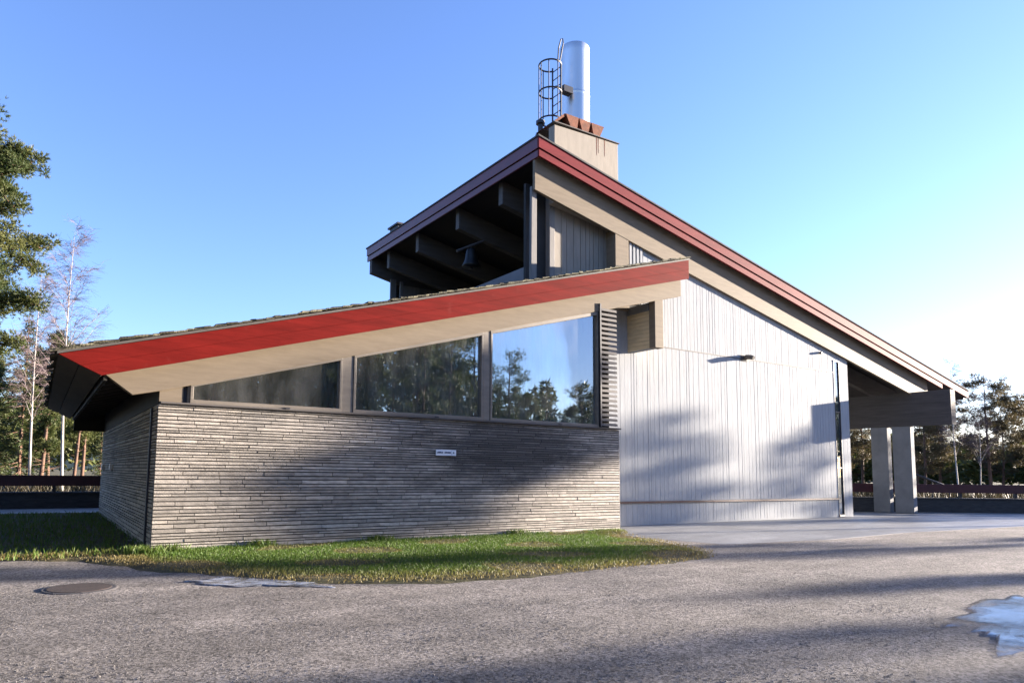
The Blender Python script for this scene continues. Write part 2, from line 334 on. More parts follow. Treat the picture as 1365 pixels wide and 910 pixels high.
# windows: frame, pane, curtain
wins = [(2.63, 5.745), (6.14, 9.56), (9.90, 13.50)]
def window(x0, x1, zb=1.40):
    fr = 0.06
    mb = MB()
    xa, xb = x0 - fr, x1 + fr
    for (p, q, r, s) in (((xa, zb - .075), (xb, zb - .075), (xb, zb), (xa, zb)),
                         ((xa, ztop(xa)), (xb, ztop(xb)), (xb, ztop(xb) + .10), (xa, ztop(xa) + .10)),
                         ((xa, zb + .002), (x0, zb + .002), (x0, ztop(x0) - .002), (xa, ztop(xa) - .002)),
                         ((x1, zb + .002), (xb, zb + .002), (xb, ztop(xb) - .002), (x1, ztop(x1) - .002))):
        mb.prism([p, q, r, s], YW - .035, YW + .11)
    w = mb.build('window', M['frame'], ch, .006)
    mb = MB(); mb.prism([(x0, zb), (x1, zb), (x1, ztop(x1)), (x0, ztop(x0))], YW + .055, YW + .067)
    mb.build('pane', M['glass'], w)
    mb = MB(); n = int((x1 - x0) / .045); ys = []
    rnd = random.Random(x0)
    for i in range(n + 1):
        x = x0 - .03 + (x1 - x0 + .06) * i / n
        ys.append((x, YW + .42 + .06 * math.sin(i * 1.15 + rnd.random() * 1.4) + .03 * rnd.random()))
    vs = [(x, y, zb - .06) for x, y in ys] + [(x, y, ztop(x) + .1) for x, y in ys]
    mb.add(vs, [(i, i + 1, i + n + 2, i + n + 1) for i in range(n)]); mb.build('curtain', M['curtain'], w, smooth=True)
    mb = MB()
    for xx in (x0 + (x1 - x0) * .62,): mb.box(xx - .05, xx + .05, YW - .075, YW - .04, zb - .085, zb - .05)
    mb.build('window_catch', M['iron'], w)
for w in wins: window(*w)
# posts between the windows
for xa, xb in ((5.81, 6.07), (9.63, 9.83)):
    mb = MB(); mb.prism([(xa, 1.33), (xb, 1.33), (xb, ztop(xb) + .12), (xa, ztop(xa) + .12)], YW - .02, YW + .2); mb.build('window_post', M['frame'], ch, .006)
# inside of the low wing, dim
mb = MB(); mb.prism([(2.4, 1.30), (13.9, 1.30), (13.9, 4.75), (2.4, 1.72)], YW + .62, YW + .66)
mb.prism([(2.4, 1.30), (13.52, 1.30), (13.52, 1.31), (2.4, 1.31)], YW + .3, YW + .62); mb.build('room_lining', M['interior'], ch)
mb = MB(); mb.prism([(13.57, 1.33), (13.62, 1.33), (13.62, 4.9), (13.57, 4.9)], YW - .1, YW + .62); mb.build('louvre_jamb', M['iron'], ch)
# louvre of flat slats right of the windows
mb = MB()
for k in range(25):
    z = 1.36 + k * 0.139
    mb.add([(13.63, YW - .10, z), (14.22, YW - .10, z), (14.22, YW - .085, z + .075), (13.63, YW - .085, z + .075),
            (13.63, YW + .06, z + .02), (14.22, YW + .06, z + .02), (14.22, YW + .06, z + .095), (13.63, YW + .06, z + .095)],
           [(0, 1, 2, 3), (1, 5, 6, 2), (0, 3, 7, 4), (3, 2, 6, 7), (0, 4, 5, 1), (4, 7, 6, 5)])
lv = mb.build('louvre', M['timber'], ch)
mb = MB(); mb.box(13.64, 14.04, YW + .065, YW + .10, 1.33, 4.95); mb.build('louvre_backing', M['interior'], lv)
# fin that carries the high end of the beam
mb = MB(); mb.prism([(15.88, 3.87), (16.24, 3.87), (16.24, 5.44), (15.88, 5.34)], YW - .03, YW + .22)
fin = mb.build('bracket_fin', M['tan'], ch, .01)
mb = MB()
zz = 3.885
while zz < 5.0:
    mb.box(15.89, 16.2, YW + .222, YP, zz, min(zz + .115, 5.05)); zz += .123
mb.build('fin_cladding', M['ochre_bounce'], fin)
mb = MB(); mb.box(15.91, 16.18, YW + .23, YP, 3.88, 5.05); mb.box(15.86, 16.2, YW + .222, YP, 5.055, 5.30)
mb.build('fin_core', M['concrete_grey'], fin)

# --- low roof
xr0, xr1 = 0.228, 17.09
def zl_top(x): return 2.07 + (6.74 - 2.07) / (17.09 - .228) * (x - .228)
lr = MB(); lr.prism([(xr0 + .05, zl_top(xr0) - .01), (xr1, zl_top(xr1) - .04), (xr1, zl_top(xr1) - .14), (xr0 + .35, zl_top(xr0 + .35) - .2)], YF + .07, 16.0)
lr.prism([(xr0 + .05, zl_top(xr0) - .01), (11.9, zl_top(11.9) - .04), (11.9, zl_top(11.9) - .14), (xr0 + .35, zl_top(xr0 + .35) - .2)], 16.0, 28.2)
low = lr.build('low_roof', M['felt'], ch)
mb = MB(); jx = [None, None]
topz = lambda x: 2.055 + (6.725 - 2.055) * (x - xr0) / (xr1 - xr0)
botz = lambda x: 1.72 + (6.13 - 1.72) * (x - .935) / (xr1 - .935)
midz = lambda x: topz(x) * .48 + botz(x) * .52
for k in range(1):
    a = jx[k]; b = jx[k + 1]
    for up in (True, False):
        ax = (xr0 if up else .60) if a is None else a + (.0 if up else 1.1) + .002
        bx = xr1 if b is None else b + (.0 if up else 1.1) - .002
        if up: pts = [(ax, topz(ax)), (bx, topz(bx)), (bx, midz(bx) + .001), (ax if a else .585, midz(ax if a else .585) + .001)]
        else: pts = [(ax if a else .59, midz(ax if a else .59) - .001), (bx, midz(bx) - .001), (bx, botz(bx)), (ax if a else .935, botz(ax if a else .935))]
        mb.prism(pts, YF + (.0 if up else .004), YF + .065)
mb.build('red_fascia', M['red'], low, .004)
mb = MB(); mb.prism([(xr0 - .02, 2.06), (xr1 + .02, 6.73), (xr1 + .02, 6.775), (xr0 - .02, 2.105)], YF - .03, YF + .2)
mb.build('edge_trim', M['timber'], low)
# eave: two dark boards leaning out, then the dark soffit up to the wall
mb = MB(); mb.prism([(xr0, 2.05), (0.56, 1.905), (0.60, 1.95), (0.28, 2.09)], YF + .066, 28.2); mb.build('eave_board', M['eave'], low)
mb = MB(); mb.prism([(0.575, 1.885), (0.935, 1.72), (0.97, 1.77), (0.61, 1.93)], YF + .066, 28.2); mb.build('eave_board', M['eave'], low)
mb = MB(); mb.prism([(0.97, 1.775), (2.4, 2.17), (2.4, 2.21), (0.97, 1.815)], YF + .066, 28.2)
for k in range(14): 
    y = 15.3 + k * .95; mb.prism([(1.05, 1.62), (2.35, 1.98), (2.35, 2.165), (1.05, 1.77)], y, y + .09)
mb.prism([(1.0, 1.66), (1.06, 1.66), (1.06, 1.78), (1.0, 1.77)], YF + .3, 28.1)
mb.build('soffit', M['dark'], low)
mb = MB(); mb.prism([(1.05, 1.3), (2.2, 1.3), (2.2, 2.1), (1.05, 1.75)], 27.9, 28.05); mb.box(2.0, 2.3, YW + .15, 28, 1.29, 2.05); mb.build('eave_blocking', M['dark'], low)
# mossy shingles, thick along the raking edge and the eave
mb = MB(); rnd = random.Random(4)
for rowy in range(5):
    x = xr0 - .05
    while x < xr1 - .05:
        l = rnd.uniform(.07, .26); th = rnd.uniform(.015, .045); y0 = YF - .05 - rnd.random() * .06 + rowy * .28
        lift = rnd.uniform(0.0, .03) + .01
        xe = min(x + l, xr1); za, zb_ = zl_top(x) + .045 + lift, zl_top(xe) + .045 + lift * .4
        mb.add([(x, y0, za), (xe, y0, zb_), (xe, y0, zb_ + th), (x, y0, za + th), (x, y0 + .35, za - .02), (xe, y0 + .35, zb_ - .02), (xe, y0 + .35, zb_ + th), (x, y0 + .35, za + th)],
               [(0, 1, 2, 3), (1, 5, 6, 2), (0, 3, 7, 4), (3, 2, 6, 7), (0, 4, 5, 1), (4, 7, 6, 5)], rnd.choice((.5, .7, 1, 1.2, 1.7, 2.6)))
        x = xe - .01
y = YF - .05
while y < 28.2:
    w = rnd.uniform(.15, .4); ox = rnd.uniform(-.12, .02); th = rnd.uniform(.02, .06)
    for r in range(3):
        x0 = xr0 + ox + r * .3 - .04; x1 = x0 + .5
        za, zb_ = zl_top(x0) + .05 + r * .012, zl_top(x1) + .03
        mb.add([(x0, y, za), (x0, y + w, za), (x0, y + w, za + th), (x0, y, za + th), (x1, y, zb_), (x1, y + w, zb_), (x1, y + w, zb_ + th), (x1, y, zb_ + th)],
               [(0, 1, 2, 3), (1, 5, 6, 2), (0, 3, 7, 4), (3, 2, 6, 7), (0, 4, 5, 1), (4, 7, 6, 5)], rnd.choice((.5, .7, 1, 1.2, 1.5)))
    y += w
mb.build('shingles', M['shingle'], low)

# --- white boarded wall of irregular raised boards
ZS, ZR = 4.217, -0.882
def zpan(x): return 6.98 - 0.2386 * (x - 18.84) + .22     # tucked behind the rafter
def boards(x0, x1, z0, z1f, seed, proud):
    mb = MB(); rnd = random.Random(seed); x = x0
    while x < x1:
        w = rnd.choice((.10, .14, .17, .2, .26)); gap = rnd.choice((.010, .014, .022)); e = min(x + w, x1)
        d = .003 + rnd.uniform(0, .004)
        mb.prism([(x, z0), (e, z0), (e, z1f(e)), (x, z1f(x))], YP - d, YP + .02)
        x = e + gap
    return mb
mb = MB(); mb.prism([(13.0, G), (27.40, G), (27.40, zpan(27.4)), (16.62, zpan(16.62)), (16.62, 5.2), (13.0, 5.2)], YP, YP + .25)
mb.prism([(27.76, G), (28.40, G), (28.40, zpan(28.4)), (27.76, zpan(27.76))], YP, YP + .25)
mb.prism([(27.40, 4.72), (27.76, 4.72), (27.76, zpan(27.76)), (27.40, zpan(27.4))], YP, YP + .25)
mb.box(28.15, 28.40, YP + .25, 26.4, G, 4.3)
pw = mb.build('white_wall', M['panel'], ch)
boards(16.64, 27.38, ZS + .02, zpan, 11, .030).build('upper_boards', M['panel'], pw)
boards(13.05, 27.38, ZR + .05, lambda x: ZS - .015, 12, .030).build('lower_boards', M['panel'], pw)
boards(13.05, 27.38, G + .06, lambda x: ZR - .03, 13, .030).build('skirting_boards', M['panel'], pw)
boards(27.80, 28.40, G + .06, lambda x: zpan(x), 14, .022).build('end_boards', M['panel'], pw)
mb = MB(); mb.box(13.05, 27.38, YP - .055, YP, ZR - .028, ZR + .03); mb.build('wall_rail', M['railred'], pw)
mb = MB(); mb.box(16.26, 27.38, YP - .015, YP, ZS - .013, ZS + .016); mb.build('wall_seam', M['timber'], pw)
# narrow full height light in the white wall
mb = MB(); mb.box(27.385, 27.405, YP - .02, YP + .1, G + .01, 4.72); mb.box(27.755, 27.775, YP - .02, YP + .1, G + .01, 4.72)
mb.box(27.406, 27.754, YP - .03, YP + .1, 4.66, 4.72); mb.box(27.406, 27.754, YP - .03, YP + .1, G + .01, G + .09)
for z in (0.35, 2.6): mb.box(27.406, 27.754, YP - .01, YP + .08, z - .02, z + .02)
nw = mb.build('narrow_window', M['iron'], ch)
mb = MB(); mb.box(27.406, 27.754, YP + .03, YP + .042, G + .09, 4.66); mb.build('pane', M['glass'], nw)
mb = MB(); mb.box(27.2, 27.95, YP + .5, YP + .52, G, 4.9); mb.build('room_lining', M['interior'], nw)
# rain spout with a curved lip
mb = MB(); mb.tube([(21.75, YP, 4.24), (21.72, YP - .12, 4.28), (21.70, YP - .3, 4.25), (21.70, YP - .42, 4.20)], [.085, .09, .085, .07], 10)
mb.box(21.5, 21.98, YP - .04, YP - .031, 4.15, 4.36); mb.build('rain_spout', M['timber'], ch, smooth=False)

# --- tall roof
YA, YB = 15.60, 28.15
XA, XC = 12.007, 38.03
SR = 0.2192
def zr(x, d=0.0): return 9.875 - 1.05 * d - SR * (x - XA)
mb = MB(); mb.prism([(XA + .06, zr(XA, .06)), (XC, zr(XC, .06)), (XC, zr(XC, .30)), (XA + .06, zr(XA, .36))], YA + .075, YB)
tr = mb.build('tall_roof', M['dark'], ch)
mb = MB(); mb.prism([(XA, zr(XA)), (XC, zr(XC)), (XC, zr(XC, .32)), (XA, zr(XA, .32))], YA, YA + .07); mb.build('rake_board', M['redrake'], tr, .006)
mb = MB(); mb.prism([(XA + .03, zr(XA, .355)), (35.6, zr(35.6, .355)), (35.6, zr(35.6, .555)), (XA + .03, zr(XA, .555))], YA + .03, YA + .10); mb.build('lower_rake_board', M['redrake'], tr, .006)
mb = MB(); mb.box(XA, XA + .06, YA + .072, YB, zr(XA, .32), zr(XA)); mb.build('high_eave_board', M['redroof'], tr, .006)
mb = MB(); mb.box(XA + .03, XA + .09, YA + .102, YB, zr(XA, .555), zr(XA, .355)); mb.build('lower_eave_board', M['redroof'], tr, .006)
mb = MB(); mb.prism([(XA - .03, zr(XA, -.003)), (XC + .05, zr(XC + .05, -.003)), (XC + .05, zr(XC + .05, -.05)), (XA - .03, zr(XA, -.05))], YA - .03, YB + .05); mb.build('roof_edge_flashing', M['felt'], tr)
mb = MB(); mb.box(XC, XC + .09, YA + .2, YB, zr(XC, .36), zr(XC, .14)); mb.build('gutter', M['iron'], tr)
mb = MB(); mb.box(12.05, 12.6, 25.1, 25.85, 9.82, 10.10); mb.box(11.98, 12.66, 25.0, 25.95, 10.10, 10.17); mb.build('roof_vent', M['iron'], tr)
# soffit under the rake
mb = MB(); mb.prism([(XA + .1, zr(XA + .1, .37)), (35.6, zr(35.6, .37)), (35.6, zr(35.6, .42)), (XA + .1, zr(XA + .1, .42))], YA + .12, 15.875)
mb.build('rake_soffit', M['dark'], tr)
# rafters
def rafter(y, x0, x1, th=.3, m='timber', low=1.11):
    mb = MB()
    lowz = lambda x: zr(x, low)
    pts = [(x0, zr(x0, .37)), (x1, zr(x1, .37)), (x1, lowz(x1)), (x0, lowz(x0))]
    mb.prism(pts, y, y + th); return mb.build('rafter', M[m], ch, .01)
r0 = rafter(15.88, 12.07, 34.75, .105, 'tan', 1.43)
for y, x0 in ((17.91, 12.31), (20.64, 12.31), (23.74, 12.31), (26.36, 12.29), (27.73, 12.08)):
    rafter(y, x0, 36.0, .23)
# posts and recessed wall of the loft
mb = MB(); mb.prism([(12.03, 5.0), (12.24, 5.0), (12.24, zr(12.24, 1.3)), (12.05, zr(12.05, 1.3))], 16.0, 16.1); mb.build('loft_post', M['timber_v'], ch, .01)
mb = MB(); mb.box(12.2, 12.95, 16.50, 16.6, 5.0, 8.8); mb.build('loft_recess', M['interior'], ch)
mb = MB(); mb.box(12.95, 13.15, 16.28, 16.49, 5.0, 8.7); mb.build('loft_post', M['timber_v'], ch, .01)
mb = MB(); x = 13.15
rnd = random.Random(5)
while x < 15.3:
    w = rnd.choice((.14, .2, .26)); mb.box(x, min(x + w, 15.3), 16.31 - rnd.uniform(0, .010), 16.40, 5.0, zr(x, 1.2)); x += w + .02
mb.prism([(13.15, 5.0), (15.4, 5.0), (15.4, zr(15.4, 1.2)), (13.15, zr(13.15, 1.2))], 16.325, 16.45)
mb.build('loft_panel', M['concrete'], ch)
mb = MB(); mb.prism([(15.30, 5.2), (15.88, 5.2), (15.88, zr(15.88, 1.30)), (15.30, zr(15.30, 1.30))], 15.89, 16.45); mb.build('loft_pier', M['tan'], ch, .01)
mb = MB()
for x in (15.98, 16.14, 16.30, 16.46): mb.prism([(x, 5.5), (x + .09, 5.5), (x + .09, zr(x, 1.3)), (x, zr(x, 1.3))], YP - .06, YP + .04)
mb.build('vent_slats', M['panel'], ch)
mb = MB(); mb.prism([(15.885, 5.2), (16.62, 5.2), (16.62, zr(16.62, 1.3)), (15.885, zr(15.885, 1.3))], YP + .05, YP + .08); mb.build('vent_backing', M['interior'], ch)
# loft floor parapet, back wall, far panel
mb = MB(); mb.box(12.5, 12.65, 16.6, 27.6, 4.6, 6.35); mb.build('loft_parapet', M['concrete_grey'], ch)
mb = MB(); mb.box(17.5, 17.7, 16.5, 27.9, 4.9, 8.2); mb.prism([(13.4, 4.9), (17.7, 4.9), (17.7, 7.8), (13.4, 8.8)], 28.0, 28.12)
mb.build('loft_back_wall', M['dark'], ch)
mb = MB(); mb.box(12.98, 13.25, 27.62, 27.72, 5.2, 8.55); mb.build('loft_post', M['timber_v'], ch, .01)
mb = MB(); mb.box(13.45, 13.6, 27.62, 27.72, 5.2, 8.5); mb.build('loft_post', M['timber_v'], ch, .01)
mb = MB(); mb.box(13.61, 16.0, 27.64, 27.72, 5.2, 8.35); mb.build('loft_end_panel', M['timber_v'], ch)
# back wall of the hall and its far side
mb = MB(); mb.box(17.9, 28.1, 26.2, 26.4, G, 4.6); mb.build('rear_wall', M['panel'], ch)
# concrete beam and pair of piers under the low side of the tall roof
mb = MB()
zz = [2.30, 2.62, 2.93, 3.24, 3.55, 3.81]
for a, b in zip(zz[:-1], zz[1:]): mb.box(33.3 + random.uniform(0, .01), 33.72, 14.34, 26.6, a + .004, b - .004)
mb.box(33.315, 33.7, 14.36, 26.58, 2.305, 3.80)
mb.build('porch_beam', M['beam'], ch)
for y0, y1 in ((16.05, 16.84), (17.06, 17.80)):
    mb = MB(); mb.box(33.34, 33.66, y0, y1, G, 2.30); mb.build('porch_pier', M['concrete_grey'], ch, .015)

# --- chimney slab with rusty cowls, steel flue, caged ladder
ck = MB(); ck.prism([(12.91, 8.2), (15.56, 7.8), (15.56, 10.73), (12.91, 10.66)], 16.0, 16.28)
ck = ck.build('chimney_slab', M['concrete'], ch, .012)
mb = MB(); mb.box(12.87, 15.60, 15.96, 16.32, 10.735, 10.765); mb.build('chimney_capping', M['timber'], ck)
mb = MB()
for x0, w in ((14.62, .035), (14.96, .03), (14.70, .02)):
    mb.prism([(x0, 10.70), (x0 + w, 10.70), (x0 + w * .6, 9.9 + x0 % .3), (x0 + w * .3, 9.9 + x0 % .3)], 15.996, 16.0)
mb.build('rust_streak', M['rust'], ck)
mb = MB(); mb.prism([(12.96, 10.77), (13.60, 11.36), (15.20, 11.36), (15.55, 10.77)], 16.60, 17.05); cb = mb.build('cowl_box', M['rust_dark'], ch)
mb = MB(); mb.prism([(12.94, 10.80), (13.66, 11.42), (13.70, 11.36), (13.05, 10.80)], 16.38, 17.0); mb.build('cowl_side', M['rust'], cb)
for x0, x1, xa, xb in ((13.68, 14.20, 13.96, 14.08), (14.23, 14.72, 14.40, 14.52), (14.75, 15.30, 14.86, 14.98)):
    zt = 11.40; mb = MB()
    mb.add([(x0, 16.36, zt), (x1, 16.36, zt), (xb, 16.34, 10.77), (xa, 16.34, 10.77), (x0, 16.9, zt), (x1, 16.9, zt), (xb, 16.9, 10.77), (xa, 16.9, 10.77)],
           [(0, 1, 2, 3), (1, 5, 6, 2), (0, 3, 7, 4), (0, 4, 5, 1), (4, 7, 6, 5)])
    mb.build('cowl', M['rust'], ch)
fl = MB(); cx, cy, r = 15.10, 17.6, .505
prof = [(8.0, r), (8.05, r), (8.1, r), (12.85, r), (12.9, r), (12.915, r * 1.012), (12.95, r * 1.012), (12.965, r), (13.0, r), (14.40, r), (14.44, r), (14.70, r * .998), (14.715, r * .985), (14.72, r * .95), (14.5, r * .94)]
fl.tube([(cx, cy, z) for z, _ in prof], [q for _, q in prof], 48)
fl = fl.build('steel_flue', M['steel'], ch, smooth=True)
ld = MB()
lx, ly = 13.98, 17.2
for dy in (-.22, .22): ld.tube([(lx, ly + dy, 9.3), (lx, ly + dy, 13.55)], .028, 6)
lad = ld.build('ladder', M['iron'], ch)
for k in range(14):
    mb = MB(); mb.tube([(lx, ly - .22, 9.5 + k * .3), (lx, ly + .22, 9.5 + k * .3)], .016, 6); mb.build('rung', M['iron'], lad)
cxx, rr = 13.70, .37
for z in (13.45, 12.50, 11.52):
    mb = MB(); pts = [(cxx + rr * math.cos(a), ly + rr * math.sin(a), z) for a in np.linspace(math.radians(40), math.radians(320), 22)]
    mb.tube([(lx, ly + .22, z)] + pts + [(lx, ly - .22, z)], .026, 6); mb.build('cage_hoop', M['iron'], lad)
for a in (90, 140, 180, 225, 275):
    a = math.radians(a); mb = MB(); p = (cxx + rr * math.cos(a), ly + rr * math.sin(a))
    mb.tube([(*p, 11.5), (*p, 13.47)], .017, 6); mb.build('cage_bar', M['iron'], lad)
mb = MB(); mb.tube([(lx - .13, ly - .22, 13.5), (lx - .10, ly - .22, 14.0), (lx, ly - .22, 14.35), (lx + .08, ly - .22, 14.4), (lx + .10, ly - .22, 14.25), (lx - .05, ly - .22, 13.55)], .022, 6); mb.build('grab_loop', M['iron'], lad)
mb = MB(); mb.box(14.22, 14.60, 17.1, 17.35, 12.70, 12.92); mb.box(13.95, 14.222, 17.2, 17.25, 12.79, 12.84); mb.build('ladder_bracket', M['iron'], lad)
mb = MB(); mb.tube([(13.30, 17.2, 9.5), (13.30, 17.2, 11.30)], .085, 10); mb.tube([(13.30, 17.2, 11.30), (13.30, 17.2, 11.40)], .15, 10); mb.build('vent_pipe', M['iron'], ch)

# ------------------------------------------------------------------ small things on and around the building
bell = thing('bell', 'dark bronze bell hanging from a bar among the loft rafters', 'bell', (12.45, 20.0, 7.1))
prof = [(0.34, 7.10), (.30, 7.18), (.235, 7.35), (.20, 7.55), (.17, 7.70), (.09, 7.78), (.03, 7.80)]
mb = MB(); mb.tube([(12.45, 20, z) for _, z in prof], [q for q, _ in prof], 20); mb.build('bell_body', M['bronze'], bell, smooth=True)
mb = MB(); mb.tube([(12.45, 20, 7.30), (12.45, 20, 7.02)], [.03, .06], 8); mb.build('clapper', M['iron'], bell)
mb = MB(); mb.tube([(11.8, 19.9, 7.52), (12.45, 20.0, 7.86), (13.0, 20.1, 8.15)], .045, 8); mb.build('hanging_bar', M['timber'], bell)

sg = thing('wall_sign', 'small white sign with dark lettering and a dot screwed to the slate wall', 'sign', (8.545, YW - .03, .47))
mb = MB(); mb.box(8.26, 8.83, YW - .045, YW - .025, .40, .545); pl = mb.build('sign_plate', M['white'], sg, .006)
mb = MB()
rnd = random.Random(3); x = 8.285                        # two blurred words, not legible in the photo: strokes only
for i in range(14):
    if i == 7: x += .03
    for k in range(rnd.choice((2, 3))):
        mb.box(x + k * .009, x + k * .009 + .005, YW - .0495, YW - .0465, .455, .50 - rnd.choice((0, .0, .012)))
    mb.box(x, x + .02, YW - .0494, YW - .0464, rnd.choice((.456, .474, .494)), rnd.choice((.460, .478, .498)))
    x += .026
mb.box(8.697, 8.700, YW - .049, YW - .0465, .42, .525)
mb.build('lettering', M['ink'], sg)
mb = MB(); mb.tube([(8.755, YW - .05, .475), (8.755, YW - .0455, .475)], .022, 16); mb.build('sign_dot', M['ink'], sg)

for y, lb in ((26.7, 'pale square lamp on the shaded side wall, farther from the corner'), (23.7, 'pale square lamp on the shaded side wall, nearer to the corner')):
    l = thing('wall_lamp', lb, 'lamp', (1.97, y, .04), 'lamps on the shaded slate side wall')
    mb = MB(); mb.box(1.90, 1.985, y - .13, y + .13, -.05, .13); mb.build('lamp_body', M['white'], l, .01)
    mb = MB(); mb.box(1.95, 1.98, y - .16, y + .16, -.08, -.055); mb.build('lamp_plate', M['iron'], l)
cam_t = thing('security_camera', 'small dark security camera high on the white wall near the rafter', 'camera', (26.45, YP, 4.93))
mb = MB(); mb.tube([(26.45, YP - .005, 4.95), (26.45, YP - .05, 4.94)], .02, 8); mb.build('camera_arm', M['iron'], cam_t)
mb = MB(); mb.tube([(26.36, YP - .10, 4.90), (26.52, YP - .05, 4.94)], .05, 10); mb.build('camera_body', M['iron'], cam_t)

# ------------------------------------------------------------------ perimeter walls with a red rail
def fence(name, p0, p1, label, posts):
    p0, p1 = Vector((*p0, 0)), Vector((*p1, 0)); d = (p1 - p0); Ln = d.length; d.normalize(); n = Vector((d.y, -d.x, 0))
    f = thing(name, label, 'wall', (p0.x, p0.y, G))
    def bar(a, b, o0, o1, z0, z1):
        q = [p0 + d * a + n * o0, p0 + d * b + n * o0, p0 + d * b + n * o1, p0 + d * a + n * o1]
        return MB().prism_z([(v.x, v.y) for v in q], z0, z1)
    bar(0, Ln, -.2, .2, G - .1, -1.0).build('wall_base', M['lowwall'], f)
    bar(0, Ln, -.24, .24, -.998, -.93).build('wall_cap', M['lowwall'], f, .01)
    bar(0, Ln, .06, .14, -.70, -.30).build('rail', M['railred'], f, .01)
    k = 1.0
    while k < Ln:
        bar(k, k + .12, -.05, .057, -.928, -.32).build('post', M['iron'], f, .008); k += posts
    return f
fence('boundary_wall', (-22, 31.5), (6, 31.5), 'dark low wall with a red board rail, left of the chapel in front of birches', 2.4)
fence('boundary_wall', (29.5, 20.45), (60, 1.45), 'dark low wall with a red board rail, right of the chapel behind the porch piers', 2.6)
hr = thing('handrail', 'black sloping handrail just beyond the red rail beside the porch piers', 'handrail', (40.5, 18.5, G))
A, B = Vector((39.67, 19.03, .2)), Vector((40.4, 17.6, -.52))
mb = MB(); mb.tube([A, B], .055, 8); mb.build('grip_rail', M['iron'], hr, smooth=True)
for t in (.05, .5, .95):
    p = A.lerp(B, t); mb = MB(); mb.tube([(p.x, p.y, G), tuple(p)], .03, 8); mb.build('post', M['iron'], hr)

# ------------------------------------------------------------------ ground
def sheet(name, m, pts, z, res=None):
    mb = MB(); mb.add([(x, y, z) for x, y in pts], [tuple(range(len(pts)))])
    o = mb.build(name, m); return tag(o, kind='structure')
def wob(pts, amp, seed, step=.25):                 # ragged outline through the given points
    rnd = random.Random(seed); out = []
    n = len(pts)
    for i in range(n):
        a, b = Vector(pts[i]), Vector(pts[(i + 1) % n]); L_ = (b - a).length; k = max(1, int(L_ / step))
        for j in range(k):
            p = a.lerp(b, j / k); out.append((p.x + rnd.uniform(-amp, amp), p.y + rnd.uniform(-amp, amp)))
    return out
sheet('ground', M['earth'], [(-1500, -1500), (1500, -1500), (1500, 2500), (-1500, 2500)], G - .10)
# gravel lot: a gently uneven grid
mb = MB(); nx, ny = 130, 90; gx = np.linspace(-30, 62, nx); gy = np.linspace(-30, 24, ny)
rs = np.random.RandomState(2)
def flat(x, y): return min(1, max(0, (9.6 - y) / 1.2, (12.5 - x) / 1.5))
def hgt(x, y): return flat(x, y) * (.018 * math.sin(x * .9 + .4 * math.sin(y * 1.3)) * math.sin(y * .8 + .5) + .008 * math.sin(3.1 * x + y) * math.sin(2.3 * y - x))
mb.add([(x, y, G + hgt(x, y) - .012) for y in gy for x in gx], [(j * nx + i, j * nx + i + 1, (j + 1) * nx + i + 1, (j + 1) * nx + i) for j in range(ny - 1) for i in range(nx - 1)])
tag(mb.build('gravel_lot', M['gravel'], smooth=True), kind='structure')
turf_pts = [(-14, 17.0), (-6, 15.4), (-.4, 14.3), (.7, 13.8), (1.7, 12.0), (3.4, 9.6), (5, 8.95), (6.4, 8.75), (9.6, 8.7), (11.5, 9.2), (12.2, 9.8), (13.0, 11.6), (13.6, 13.6), (14.3, 14.7), (14.3, 15.2), (2.2, 15.2), (2.2, 28.4), (-14, 28.4)]
def bed(name, m, pts, amp, seed):
    rim = wob(pts, amp, seed); n = len(rim); out = []; inn = []
    area = sum(rim[i][0] * rim[(i + 1) % n][1] - rim[(i + 1) % n][0] * rim[i][1] for i in range(n)); sg_ = 1 if area > 0 else -1
    for i in range(n):
        d = (Vector(rim[(i + 4) % n]) - Vector(rim[i - 4])).normalized(); out.append((rim[i][0] + d.y * .05 * sg_, rim[i][1] - d.x * .05 * sg_)); inn.append((rim[i][0] - d.y * .40 * sg_, rim[i][1] + d.x * .40 * sg_))
    mb = MB(); vs = [(x, y, G + .022) for x, y in inn] + [(x, y, G - .045) for x, y in out]
    mb.add(vs, [tuple(range(n))] + [(i, (i + 1) % n, (i + 1) % n + n, i + n) for i in range(n)])
    tag(mb.build(name, m), kind='structure')
bed('grass_bed', M['turf'], turf_pts, .09, 5)
sheet('paved_path', M['paving'], [(-20, 28.2), (2.4, 28.2), (2.4, 31.3), (-20, 31.3)], G + .034)
mb = MB(); mb.prism_z([(13.0, 13.7), (13.85, 10.9), (17.4, 10.45), (21.7, 10.75), (29.05, 10.35), (44, 7.0), (46, 12), (34.6, 19.0), (30, 26.3), (14.4, 26.3), (14.4, 15.2)], G - .1, G - .010)
tag(mb.build('concrete_paving', M['paving'], None), kind='structure')

